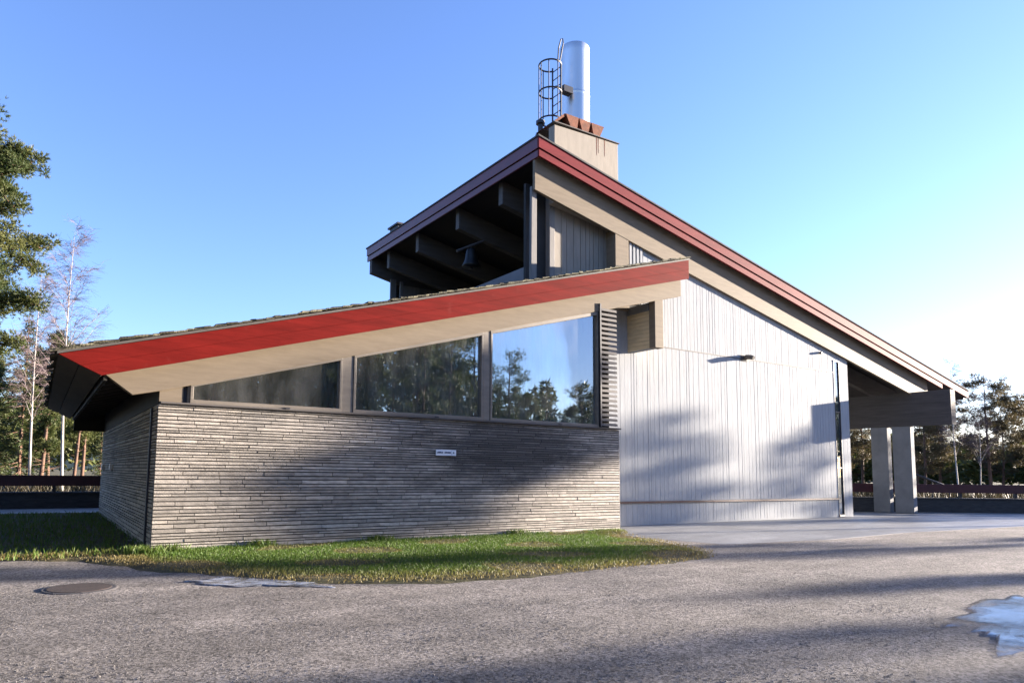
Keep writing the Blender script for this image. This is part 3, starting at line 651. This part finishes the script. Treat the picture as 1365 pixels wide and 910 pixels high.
def inside(x, y, P):
    c = False; j = len(P) - 1
    for i in range(len(P)):
        if (P[i][1] > y) != (P[j][1] > y) and x < (P[j][0] - P[i][0]) * (y - P[i][1]) / (P[j][1] - P[i][1]) + P[i][0]: c = not c
        j = i
    return c
def dist_edge(x, y, P, i0, i1):
    best = 9
    for i in range(i0, i1):
        a, b = Vector(P[i]), Vector(P[i + 1]); p = Vector((x, y)); t = max(0, min(1, (p - a).dot(b - a) / (b - a).length_squared))
        best = min(best, (p - a.lerp(b, t)).length)
    return best
def grass_mesh():
    rnd = random.Random(21); vs = []; fs = []; tn = []
    def blade(x, y, h, w, tone):
        a = rnd.random() * 6.283; lean = rnd.uniform(.1, .7) * h; dx, dy = math.cos(a) * w, math.sin(a) * w
        b = rnd.random() * 6.283; lx_, ly_ = math.cos(b) * lean, math.sin(b) * lean
        o = len(vs); z = G + .02
        vs.extend([(x - dx, y - dy, z), (x + dx, y + dy, z), (x + lx_ * .5 + dx * .7, y + ly_ * .5 + dy * .7, z + h * .65), (x + lx_, y + ly_, z + h)])
        fs.append((o, o + 1, o + 2)); fs.append((o, o + 2, o + 3)); tn.extend([tone, tone])
    n = 0
    def patch(x, y): return .5 + .5 * math.sin(x * 1.7 + 1.3 * math.sin(y * 1.1)) * math.sin(y * 2.1 + .8 * math.sin(x * .9))
    while n < 82000:
        x = rnd.uniform(-1.5, 14.2); y = rnd.uniform(8.4, 14.9)
        if not inside(x, y, turf_pts): continue
        e = dist_edge(x, y, turf_pts, 1, 12)
        q = patch(x, y)
        if q < .22 and rnd.random() < .6: n += .1; continue
        if e < .9 and rnd.random() > .08 + e * .95: n += .2; continue
        q = patch(x, y)
        dry = max(0, 1 - e / 1.3) * .9 + rnd.random() * .3 + (0.45 if q < .3 else 0) + (.35 if x < 1.8 else 0)
        near = max(0, 1 - (YW - y) / .5)
        blade(x, y, rnd.uniform(.022, .05) * (.6 + .7 * q) * (1 + 1.0 * near * rnd.random()), rnd.uniform(.004, .008), min(1, dry)); n += 1
    for i in range(15000):
        x = rnd.uniform(-9, 2.1); y = rnd.uniform(14.2, 28)
        if inside(x, y, turf_pts): blade(x, y, rnd.uniform(.06, .13), rnd.uniform(.007, .014), rnd.random() * .5)
    for cx_, cy_ in ((1.75, 14.6), (1.9, 14.3), (10.7, 14.7), (2.3, 14.6), (6.8, 14.72), (4.1, 14.75)):           # tufts at the wall foot
        for i in range(260): blade(cx_ + rnd.gauss(0, .16), min(cy_ + rnd.gauss(0, .09), 14.8), rnd.uniform(.06, .17), rnd.uniform(.004, .008), rnd.random() * .45)
    mb = MB(); mb.v = vs; mb.f = fs; mb.t = tn
    me = mb.mesh('grass', M['grass'], fix=False)
    o = bpy.data.objects.new('grass', me); COL.objects.link(o)
    tag(o, 'short green grass strip along the foot of the slate wall, dry at its edge', 'grass', kind='stuff')
grass_mesh()
def pebbles():
    rnd = random.Random(8); mb = MB()
    def stone(x, y, r):
        a = rnd.random() * 6.283; h = r * rnd.uniform(.5, .9); vs = []
        for k in range(5):
            rr_ = r * rnd.uniform(.7, 1.15); vs.append((x + rr_ * math.cos(a + k * 1.257), y + rr_ * math.sin(a + k * 1.257), G + hgt(x, y) - .012))
        vs.append((x + rnd.uniform(-.3, .3) * r, y + rnd.uniform(-.3, .3) * r, G + hgt(x, y) - .012 + h))
        mb.add(vs, [(k, (k + 1) % 5, 5) for k in range(5)], rnd.choice((.5, .7, .85, .95, 1.05, 1.2)))
    for i in range(48000):
        t = rnd.random() ** 1.6; d = 3.4 + t * 9; a = rnd.uniform(-.14, 1.14)
        x, y = d * math.sin(a), d * math.cos(a)
        if inside(x, y, turf_pts) or (x > 13 and y > 10): continue
        stone(x, y, rnd.choice((.004, .005, .006, .007, .009)) * (1 if rnd.random() < .985 else 1.6))
    me = mb.mesh('gravel_stones', M['pebble'], fix=False); o = bpy.data.objects.new('gravel_stones', me); COL.objects.link(o)
    tag(o, 'loose small grey stones scattered over the gravel lot', 'gravel', kind='stuff')
pebbles()
def icepatch(name, label, cx_, cy_, rx, ry, rot, seed, z=.006, m='ice', core=.44):
    rnd = random.Random(seed); n = 70; ph = [rnd.random() * 6.28 for _ in range(6)]
    def rad(a): return 1 + .18 * math.sin(3 * a + ph[0]) + .12 * math.sin(5 * a + ph[1]) + .10 * math.sin(9 * a + ph[2]) + .07 * math.sin(17 * a + ph[3])
    mb = MB(); vs = []; fs = []; rings = (0, .3, .6, .85, .95, 1.0)
    for k, q in enumerate(rings[1:]):
        for i in range(n):
            a = i / n * 2 * math.pi; r_ = rad(a) * q
            x, y = r_ * rx * math.cos(a), r_ * ry * math.sin(a)
            px, py = cx_ + x * math.cos(rot) - y * math.sin(rot), cy_ + x * math.sin(rot) + y * math.cos(rot)
            zz = G + hgt(px, py) - .012 + z + (.006 * rnd.random() if q in (.85, .95) else .002 * rnd.random())
            if q == 1: zz -= z + .01
            vs.append((px, py, zz))
    vs.append((cx_, cy_, G + hgt(cx_, cy_) - .012 + z)); c = len(vs) - 1
    mb.add(vs[:], [(c, i, (i + 1) % n) for i in range(n)], core)
    for k, tn in zip(range(len(rings) - 2), (core, core * .9, core * .8, core * .5)):
        mb.f += [(k * n + i, (k + 1) * n + i, (k + 1) * n + (i + 1) % n, k * n + (i + 1) % n) for i in range(n)]; mb.t += [tn] * n
    o = mb.build(name, M[m], smooth=True); tag(o, label, 'ice'); return o
icepatch('ice_puddle', 'thin white ice sheet on a puddle at the edge of the grass', 2.72, 10.22, .98, .34, -.72, 3, .012, 'crust', .62)
icepatch('ice_puddle', 'bluish frozen puddle on the gravel in the lower right corner', 10.25, 3.68, 2.3, .58, .16, 9, .008)
mh = thing('manhole', 'raised rusty manhole cover on the gravel in front of the left corner', 'manhole', (.60, 10.8, G))
mz = G + hgt(.6, 10.8) - .016
mb = MB(); mb.tube([(.6, 10.8, mz - .03), (.6, 10.8, mz + .012), (.6, 10.8, mz + .016)], [.50, .46, .44], 32); mb.build('manhole_ring', M['beam'], mh)
mb = MB(); mb.tube([(.6, 10.8, mz + .015), (.6, 10.8, mz + .021)], [.39, .385], 32); mb.build('manhole_cover', M['rust_dark'], mh)

# ------------------------------------------------------------------ trees
class TM:                                             # fast triangle soup for needles
    def __init__(s): s.v = []; s.t = []
    def tuft(s, rnd, p, d, L_, w, n, tone):
        for i in range(n):
            q = d + Vector((rnd.gauss(0, .55), rnd.gauss(0, .55), rnd.gauss(0, .55))); q.normalize()
            sd = q.cross(Vector((rnd.gauss(0, 1), rnd.gauss(0, 1), rnd.gauss(0, 1)))); sd.normalize()
            l = L_ * rnd.uniform(.6, 1.15)
            s.v += [tuple(p - sd * w * .5), tuple(p + sd * w * .5), tuple(p + q * l)]; s.t.append(min(1, max(0, tone + rnd.uniform(-.2, .2))))
    def mesh(s, name, m):
        me = bpy.data.meshes.new(name); n = len(s.t)
        me.vertices.add(3 * n); me.loops.add(3 * n); me.polygons.add(n)
        me.vertices.foreach_set('co', np.array(s.v, np.float32).ravel())
        me.loops.foreach_set('vertex_index', np.arange(3 * n, dtype=np.int32))
        me.polygons.foreach_set('loop_start', np.arange(0, 3 * n, 3, dtype=np.int32)); me.polygons.foreach_set('loop_total', np.full(n, 3, np.int32))
        me.update(); ca = me.color_attributes.new('tone', 'FLOAT_COLOR', 'CORNER')
        b = np.ones((3 * n, 4), np.float32); b[:, :3] = np.repeat(np.array(s.t, np.float32), 3)[:, None]; ca.data.foreach_set('color', b.ravel())
        me.materials.append(m); return me

def curve(p, q, sag, rnd, k=4):
    return [p.lerp(q, i / k) + Vector((rnd.gauss(0, .04), rnd.gauss(0, .04), sag * math.sin(i / k * math.pi))) * (0 if i in (0, k) else 1) for i in range(k + 1)]

def pine_mesh(seed, H, start, R, nl, needle=.26, w=.035, per=5, dens=1.0, m='needle', lower=.25):
    rnd = random.Random(seed); wood = MB(); tm = TM()
    bend = Vector((rnd.uniform(-.4, .4), rnd.uniform(-.4, .4), 0))
    def axis(t): return Vector((bend.x * math.sin(t * 2.5), bend.y * math.sin(t * 2.1), t * H))
    r0_ = .012 * H + .03
    wood.tube([axis(i / 9) for i in range(10)], [r0_ * (1 - .88 * i / 9) for i in range(10)], 8)
    for i in range(nl):
        t = start + (1 - start) * ((i + rnd.random()) / nl) * .97
        a = rnd.random() * 6.283; up = rnd.uniform(-.05, .5)
        s_ = (t - start) / (1 - start)
        reach = R * (lower + (1 - lower) * math.sin(min(1, s_ * 1.7 + .15) * math.pi / 2)) * (1 - .78 * s_ ** 1.6) * rnd.uniform(.55, 1.15)
        p = axis(t); q = p + Vector((math.cos(a) * reach, math.sin(a) * reach, reach * up + .1))
        pts = curve(p, q, rnd.uniform(-.1, .25) * reach * .4, rnd)
        rb_ = r0_ * .32 * (1 - .6 * t)
        wood.tube(pts, [rb_ * (1 - .75 * k / 4) for k in range(5)], 5, cap=False)
        tone_l = rnd.uniform(.15, .75)
        ncl = max(3, int((3 + reach * 2.6) * dens))
        for c in range(ncl):
            u = 1 - rnd.random() ** 1.5 * .65
            b_ = pts[min(3, int(u * 4))].lerp(pts[min(4, int(u * 4) + 1)], (u * 4) % 1)
            cc = b_ + Vector((rnd.gauss(0, .24), rnd.gauss(0, .24), rnd.gauss(.10, .15))) * (.5 + reach * .3)
            wood.tube([b_, cc], [.016, .008], 3, cap=False)
            rad = rnd.uniform(.22, .46); tone = min(1, max(0, tone_l + rnd.uniform(-.3, .3)))
            for k in range(int(16 * dens)):
                o_ = Vector((rnd.gauss(0, 1), rnd.gauss(0, 1), rnd.gauss(0, .62))); o_ = o_.normalized() * rad * rnd.random() ** .4
                tm.tuft(rnd, cc + o_, (o_.normalized() + Vector((0, 0, .55))), needle, w, per, tone)
    top = axis(.97)
    for k in range(int(40 * dens)):
        o_ = Vector((rnd.gauss(0, .3), rnd.gauss(0, .3), rnd.uniform(-.5, .4))); tm.tuft(rnd, top + o_, (o_ + Vector((0, 0, .6))).normalized(), needle, w, per, .5)
    for k in range(7):                                   # dead stubs below the crown
        t = start * rnd.uniform(.45, 1); a = rnd.random() * 6.28; p = axis(t); l = rnd.uniform(.4, 1.3)
        wood.tube([p, p + Vector((math.cos(a) * l, math.sin(a) * l, rnd.uniform(-.2, .3)))], [.03, .008], 4, cap=False)
    wm = bpy.data.meshes.new('trunk'); wm.from_pydata(wood.v, [], wood.f); wm.materials.append(M['bark']); wm.shade_smooth()
    return wm, tm.mesh('crown', M[m])

def spruce_mesh(seed, H, R, n=46, m='needle_dark'):
    rnd = random.Random(seed); wood = MB(); tm = TM()
    wood.tube([(0, 0, 0), (0, 0, H * .5), (0, 0, H)], [.011 * H + .03, .007 * H, .01], 7)
    for i in range(n):
        t = .08 + .9 * (i + rnd.random()) / n; reach = R * (1 - t) ** .85 * rnd.uniform(.7, 1.1) + .15
        for k in range(3):
            a = rnd.random() * 6.283; p = Vector((0, 0, t * H)); q = p + Vector((math.cos(a) * reach, math.sin(a) * reach, -.22 * reach))
            wood.tube([p, q], [.025, .006], 3, cap=False); tone = rnd.uniform(.1, .8)
            for c in range(int(5 + reach * 9)):
                u = rnd.random() ** .6; o_ = p.lerp(q, u) + Vector((rnd.gauss(0, .12), rnd.gauss(0, .12), rnd.gauss(-.08, .08)))
                tm.tuft(rnd, o_, Vector((math.cos(a), math.sin(a), -.25)), .30, .06, 4, tone)
    wm = bpy.data.meshes.new('trunk'); wm.from_pydata(wood.v, [], wood.f); wm.materials.append(M['bark'])
    return wm, tm.mesh('crown', M[m])

def birch_mesh(seed, H, spread=.25, n1=26):
    rnd = random.Random(seed); wood = MB(); tw = MB()
    bx, by = rnd.uniform(-.3, .3), rnd.uniform(-.3, .3)
    def axis(t): return Vector((bx * math.sin(3 * t) + .9 * t * t * bx, by * math.sin(2.5 * t), t * H))
    r0_ = .005 * H + .018
    wood.tube([axis(i / 12) for i in range(13)], [r0_ * (1 - .93 * (i / 12)) for i in range(13)], 7)
    for i in range(n1):
        t = .28 + .70 * (i + rnd.random()) / n1; a = rnd.random() * 6.283; l = H * spread * (1.05 - t) * rnd.uniform(.7, 1.25) + .5
        p = axis(t); d = Vector((math.cos(a) * .62, math.sin(a) * .62, 1.0)).normalized()
        pts = [p + d * l * k / 5 + Vector((rnd.gauss(0, .05), rnd.gauss(0, .05), -.10 * l * (k / 5) ** 2)) for k in range(6)]
        (wood if l > 2.2 else tw).tube(pts, [max(.006, r0_ * .28 * (1 - t * .6) * (1 - .85 * k / 5)) for k in range(6)], 4, cap=False)
        for j in range(int(9 + l * 6)):
            u = rnd.uniform(.15, 1); b_ = pts[min(4, int(u * 5))].lerp(pts[min(5, int(u * 5) + 1)], (u * 5) % 1)
            a2 = a + rnd.gauss(0, 1.0); l2 = rnd.uniform(.4, 1.2) * (.5 + .15 * l)
            d2 = Vector((math.cos(a2) * .8, math.sin(a2) * .8, rnd.uniform(-.1, .9))).normalized(); e = b_ + d2 * l2
            tw.tube([b_, b_.lerp(e, .5) + Vector((0, 0, .05)), e - Vector((0, 0, .12 * l2))], [.009, .007, .004], 3, cap=False)
            for q in range(4):
                u2 = rnd.uniform(.3, 1); b2 = b_.lerp(e, u2); l3 = rnd.uniform(.25, .7)
                d3 = (d2 + Vector((rnd.gauss(0, .6), rnd.gauss(0, .6), rnd.gauss(-.35, .4)))).normalized()
                tw.tube([b2, b2 + d3 * l3], [.005, .003], 3, cap=False)
    wm = bpy.data.meshes.new('trunk'); wm.from_pydata(wood.v, [], wood.f); wm.materials.append(M['birchbark']); wm.shade_smooth()
    tm_ = bpy.data.meshes.new('crown'); tm_.from_pydata(tw.v, [], tw.f); tm_.materials.append(M['twig'])
    return wm, tm_

def tree(name, label, meshes, x, y, rz=0, s=1.0, group=None, z=G):
    o = thing(name, label, 'tree', (x, y, z), group); o.rotation_euler[2] = rz; o.scale = (s, s, s)
    for nm, me in zip(('trunk', 'crown'), meshes):
        c = bpy.data.objects.new(nm, me); COL.objects.link(c); c.parent = o
    return o

P_near = pine_mesh(101, 17.3, .33, 3.7, 70, needle=.17, w=.030, per=9, dens=2.1)
P = [pine_mesh(3, 12, .30, 2.7, 44, .30, .05, 5, 1.25), pine_mesh(14, 12, .40, 2.9, 36, .30, .05, 5, 1.2), pine_mesh(25, 12, .22, 2.4, 46, .30, .05, 5, 1.25), pine_mesh(36, 12, .48, 3.1, 32, .30, .05, 5, 1.2)]
A_ = [pine_mesh(71, 12, .28, 4.4, 46, .28, .045, 5, 1.0, m='needle_olive'), pine_mesh(72, 12, .20, 3.8, 46, .28, .045, 5, 1.0, m='needle_olive')]
L_ = [pine_mesh(81, 12, .35, 2.7, 34, .26, .036, 5, .8), pine_mesh(82, 12, .42, 2.9, 30, .26, .036, 5, .8)]
N_ = [pine_mesh(61, 12, .42, 1.5, 24, .28, .05, 5, .8, lower=.5), pine_mesh(62, 12, .5, 1.8, 20, .28, .05, 5, .8, lower=.5), pine_mesh(63, 12, .66, 1.15, 26, .30, .06, 6, 1.4, lower=.7)]
S = [spruce_mesh(5, 11, 2.2), spruce_mesh(6, 11, 1.8)]
B = [birch_mesh(8, 15, .34, 30), birch_mesh(19, 15, .24, 22)]
# left of the chapel
tree('pine_tree', 'tall pine with clumped sunlit needles cut by the left edge of the picture', P_near, -3.2, 36.5, 1.1, 1.06)
tree('birch_tree', 'bare white birch rising above the low eave of the chapel', B[0], 1.35, 46, .3, 1.03)
tree('birch_tree', 'slim bare birch trunk nearer the left edge, beside the conical spruce', B[1], -.25, 50, 2.0, .95)
tree('spruce_tree', 'pointed yellow green conifer behind the slim birch on the left', S[0], -1.0, 58, .5, 1.12)
tree('pine_tree', 'bushy pine between the two birches on the left', P[2], .9, 66, .4, .98)
tree('pine_tree', 'low leaning pine at the left edge below the tall pine', P[0], -3.2, 60, 1.9, .78)
tree('pine_tree', 'short round pine right behind the larger birch trunk', P[1], 2.6, 64, 3.0, .84)
tree('spruce_tree', 'small dark spruce low beside the far end of the slate side wall', S[1], 4.2, 60, 2.2, .48)
tree('pine_tree', 'pine half hidden by the slate side wall and eave', P[3], 5.3, 72, 2.6, .80)
tree('pine_tree', 'tall narrow pine left of the larger birch, behind the slim one', P[2], .3, 54, 5.2, .88)
tree('pine_tree', 'pale spreading pine in the middle of the left wood', P[1], -.6, 68, 2.9, .92)
tree('pine_tree', 'pine just right of the larger birch, touching the low eave', P[0], 3.5, 70, 4.4, .98)
tree('spruce_tree', 'slender conifer at the very left edge of the picture', S[1], -2.6, 55, 1.3, .82)
# right of the chapel
tree('pine_tree', 'pine crown just right of the beam end, behind the bare birch', A_[1], 66, 29.6, 3.3, .72)
tree('pine_tree', 'bushy pine behind the sloping handrail', A_[0], 63, 29.9, .6, .62)
tree('pine_tree', 'low wide pine between the broad pine and the right edge', A_[1], 78, 29.6, 2.5, .74)
tree('pine_tree', 'tallest pine in the gap left of the porch piers', A_[1], 62, 35.5, 4.2, .80)
tree('pine_tree', 'broad sparse pine standing alone right of the roof end', A_[0], 65.2, 25.5, .2, .80)
tree('pine_tree', 'dark pine crown seen under the porch beam, right of the piers', A_[1], 58.5, 27.3, 1.2, .70)
tree('pine_tree', 'pine in the gap left of the porch piers', A_[0], 66, 36.2, 2.2, .85)
tree('pine_tree', 'pine at the right edge of the picture, cut by the frame', A_[0], 69.5, 24.4, 4.0, .70)
tree('pine_tree', 'distant pine glimpsed between the two porch piers', A_[1], 74, 37.5, 5.0, .82)
tree('birch_tree', 'bare thin birch beside the roof end on the right', B[1], 57, 24.33, .9, .68)
tree('birch_tree', 'pale bare birch in front of the broad pine on the right', B[0], 61.2, 24.7, 2.6, .55)
# trees across the lot: seen in the windows, and their shade lies on the walls and gravel
rnd = random.Random(77)
refl = [(20.5, -20, 1.25), (24.5, -27, 1.35), (28.0, -24, 1.30), (31.5, -28, 1.4), (34.0, -24, 1.25), (17, -24, 1.3), (13.5, -21, 1.2), (10.5, -23, 1.2), (11.8, -27, 1.3), (15.2, -20, 1.15),
        (38.6, -25, 1.10), (41.0, -30, .95), (45.5, -31, .84), (48.8, -26, .92), (53, -28, .95), (22.5, -30, 1.3), (29.5, -32, 1.35), (15.5, -30, 1.35), (44, -22, .66), (26.3, -19.5, 1.05), (36.5, -33, 1.2), (18.8, -28, 1.35), (19.0, -21.5, 1.0), (30.2, -21.5, 1.1)]
for i, (x, y, s) in enumerate(refl):
    tree('pine_tree', 'pine across the gravel lot seen reflected in the gable windows', (P[i % 4] if i % 3 == 0 else L_[i % 2]), x, y, rnd.random() * 6.28, s, 'pines reflected in the gable windows')
shade = [(66, 2.6, 1.02), (70, 4.4, .90), (72, 5.9, .82), (76, 7.4, .78), (69, -2.2, .90), (75, -3.9, .88), (66, -8.8, .80), (72, -11.6, .84), (61, -10.8, .74), (58, -12.8, .72), (80, 8.6, .80), (64, -5.9, .62), (64, -10.0, .72), (70, -7.4, .70), (68, 5.2, .76), (84, 10.5, .82)]
for i, (x, y, s) in enumerate(shade):
    tree('pine_tree', 'pine at the sunny side of the lot casting dappled shade on the walls', N_[2 if i == 0 else i % 2], x, y, rnd.random() * 6.28, s, 'pines casting shade from the right')

tree('pine_tree', 'pine reflected low in the narrow window of the white wall, nearer one', P[0], 88, -19.5, 1.0, 1.0)
tree('pine_tree', 'pine reflected low in the narrow window of the white wall, farther one', P[3], 97, -25.5, 1.0, 1.0)
# far-off wood and hills
def far_wood():
    rnd = random.Random(55); tm = TM(); wood = MB()
    def stand(x, y, H, R, brown):
        wood.tube([(x, y, 0), (x, y, H * .9)], [.14, .04], 4, cap=False); st = rnd.uniform(.12, .5)
        for k in range(95):
            t = st + (1 - st) * rnd.random(); r_ = R * (1.08 - t) ** .7 * rnd.random() ** .5; a = rnd.random() * 6.28
            tm.tuft(rnd, Vector((x + r_ * math.cos(a), y + r_ * math.sin(a), t * H)), Vector((math.cos(a), math.sin(a), .4)), .75, .28, 4, rnd.random() * (1.0 if not brown else .5) + (.0 if not brown else .5))
    for i in range(150):
        x = rnd.uniform(-14, 18); y = rnd.uniform(78, 120); stand(x, y, rnd.uniform(6, 11), rnd.uniform(1.4, 2.4), rnd.random() < .3)
    for i in range(190):
        d = rnd.uniform(84, 130); a = rnd.uniform(.98, 1.36); stand(d * math.sin(a), d * math.cos(a), rnd.uniform(3.2, 6.2), rnd.uniform(1.7, 2.6), rnd.random() < .35)
    me = tm.mesh('far_wood', M['needle']); o = bpy.data.objects.new('far_wood', me); COL.objects.link(o)
    tag(o, 'far mixed wood of pines and brown brush closing the view behind the boundary walls', 'wood', kind='stuff')
    me.materials.append(M['bark'])
    # low autumn brush behind the walls
    tb = TM()
    for i in range(2600):
        if i % 2: x, y = rnd.uniform(-12, 14), rnd.uniform(38, 76)
        else:
            d = rnd.uniform(48, 92); a = rnd.uniform(.98, 1.34); x, y = d * math.sin(a), d * math.cos(a)
        h = rnd.uniform(.3, 1.1)
        tb.tuft(rnd, Vector((x, y, 0)), Vector((0, 0, 1.2)), h, .10, 12, rnd.random())
    me = tb.mesh('brush', M['needle_brown']); o = bpy.data.objects.new('brush', me); COL.objects.link(o)
    tag(o, 'low brown autumn brush under the trees behind the boundary walls', 'brush', kind='stuff')
far_wood()
def side_wood():
    rnd = random.Random(66); tm = TM(); wood = MB()
    def stand(x, y, H, R):
        wood.tube([(x, y, 0), (x, y, H * .9)], [.16, .05], 5, cap=False); st = rnd.uniform(.08, .3)
        for k in range(150):
            t = st + (1 - st) * rnd.random(); r_ = R * (1.08 - t) ** .6 * rnd.random() ** .5; a = rnd.random() * 6.28
            tm.tuft(rnd, Vector((x + r_ * math.cos(a), y + r_ * math.sin(a), t * H)), Vector((math.cos(a), math.sin(a), .4)), .9, .32, 4, rnd.random())
    for i in range(46): stand(rnd.uniform(-34, -12), rnd.uniform(-8, 34), rnd.uniform(12, 18), rnd.uniform(2.0, 3.2))  # unseen stands on the left, added to block sky light
    for i in range(32): stand(rnd.uniform(-14, -6.8), rnd.uniform(6, 28), rnd.uniform(11, 16), rnd.uniform(2.0, 3.0))  # nearer unseen stands, added to darken the left wall and grass
    for i in range(110): stand(rnd.uniform(-26, 38), rnd.uniform(-60, -34), rnd.uniform(14, 19), rnd.uniform(2.0, 3.0))  # reflected wood, raised and widened to cut sky light on the front wall
    for i in range(46): stand(rnd.uniform(42, 84), rnd.uniform(-60, -42), rnd.uniform(9, 15.5), rnd.uniform(1.8, 2.8))
    me = tm.mesh('lot_wood_and_blocker', M['needle']); o = bpy.data.objects.new('lot_wood_and_blocker', me); COL.objects.link(o); me.materials.append(M['bark'])
    tag(o, 'dense pine wood around the gravel lot, seen dark in the windows; unseen left stands added to block sky light', 'wood', kind='stuff'); o.location.z = 0
    wm = bpy.data.meshes.new('lot_wood_and_blocker_trunks'); wm.from_pydata(wood.v, [], wood.f); wm.materials.append(M['bark'])
    o2 = bpy.data.objects.new('lot_wood_and_blocker_trunks', wm); COL.objects.link(o2); o2.parent = o
side_wood()
mb = MB(); n = 120; vs = []
for i in range(n + 1):
    a = -.6 + 2.6 * i / n; d = 900
    h = 26 + 10 * math.sin(a * 5 + 1) + 6 * math.sin(a * 13) + 2.5 * math.sin(a * 37)
    vs += [(d * .8 * math.sin(a), d * .8 * math.cos(a), G - 1), (d * math.sin(a), d * math.cos(a), h), (d * 1.4 * math.sin(a), d * 1.4 * math.cos(a), G - 1)]
mb.add(vs, [(3 * i + k, 3 * i + 3 + k, 3 * i + 4 + k, 3 * i + 1 + k) for i in range(n) for k in (0, 1)])
tag(mb.build('hills', M['hill'], smooth=True), kind='structure')

# ------------------------------------------------------------------ light, sky, camera
SUN = Vector((0.9684, -0.2111, 0.1329)).normalized()
w = bpy.data.worlds.new('World'); sc.world = w; w.use_nodes = True
t = w.node_tree; bg = t.nodes['Background']
sky = t.nodes.new('ShaderNodeTexSky'); sky.sky_type = 'NISHITA'; sky.sun_disc = False
sky.sun_elevation = math.asin(SUN.z); sky.sun_rotation = math.atan2(SUN.x, SUN.y)
sky.altitude = 100; sky.air_density = 1.0; sky.dust_density = 0.3; sky.ozone_density = 3.4
tint = t.nodes.new('ShaderNodeMix'); tint.data_type = 'RGBA'; tint.blend_type = 'MULTIPLY'; tint.inputs[0].default_value = 1
tint.inputs[7].default_value = (1.13, .945, 1.13, 1)
t.links.new(sky.outputs[0], tint.inputs[6]); t.links.new(tint.outputs[2], bg.inputs[0]); bg.inputs[1].default_value = 0.083
sl = bpy.data.lights.new('sun', 'SUN'); sl.energy = 5.0; sl.angle = math.radians(.53); sl.color = (1.0, .87, .73)
so = bpy.data.objects.new('sun', sl); COL.objects.link(so); so.rotation_euler = SUN.to_track_quat('Z', 'Y').to_euler(); so.location = (60, -13, 12)
cd = bpy.data.cameras.new('camera'); cam = bpy.data.objects.new('camera', cd); COL.objects.link(cam)
R2 = Vector((0.84993925, -0.52675637, 0.01144502)); U2 = Vector((-0.06101847, -0.07683285, 0.99517509)); F = Vector((0.52333547, 0.84653673, 0.09744512))
mw = Matrix((R2, U2, -F)).transposed().to_4x4(); mw.translation = (0, 0, EYE); cam.matrix_world = mw
cd.sensor_width = 36; cd.lens = 36 * 925.6338 / 1365
cd.shift_x = (682.5 - 623.3244) / 1365; cd.shift_y = (538.6073 - 455) / 1365
cd.clip_start = .1; cd.clip_end = 5000
sc.camera = cam
sc.view_settings.view_transform = 'Standard'; sc.view_settings.look = 'None'; sc.view_settings.gamma = 1
sc.view_settings.exposure = 2.66
for o in bpy.data.objects:
    if '_at' in o: del o['_at']
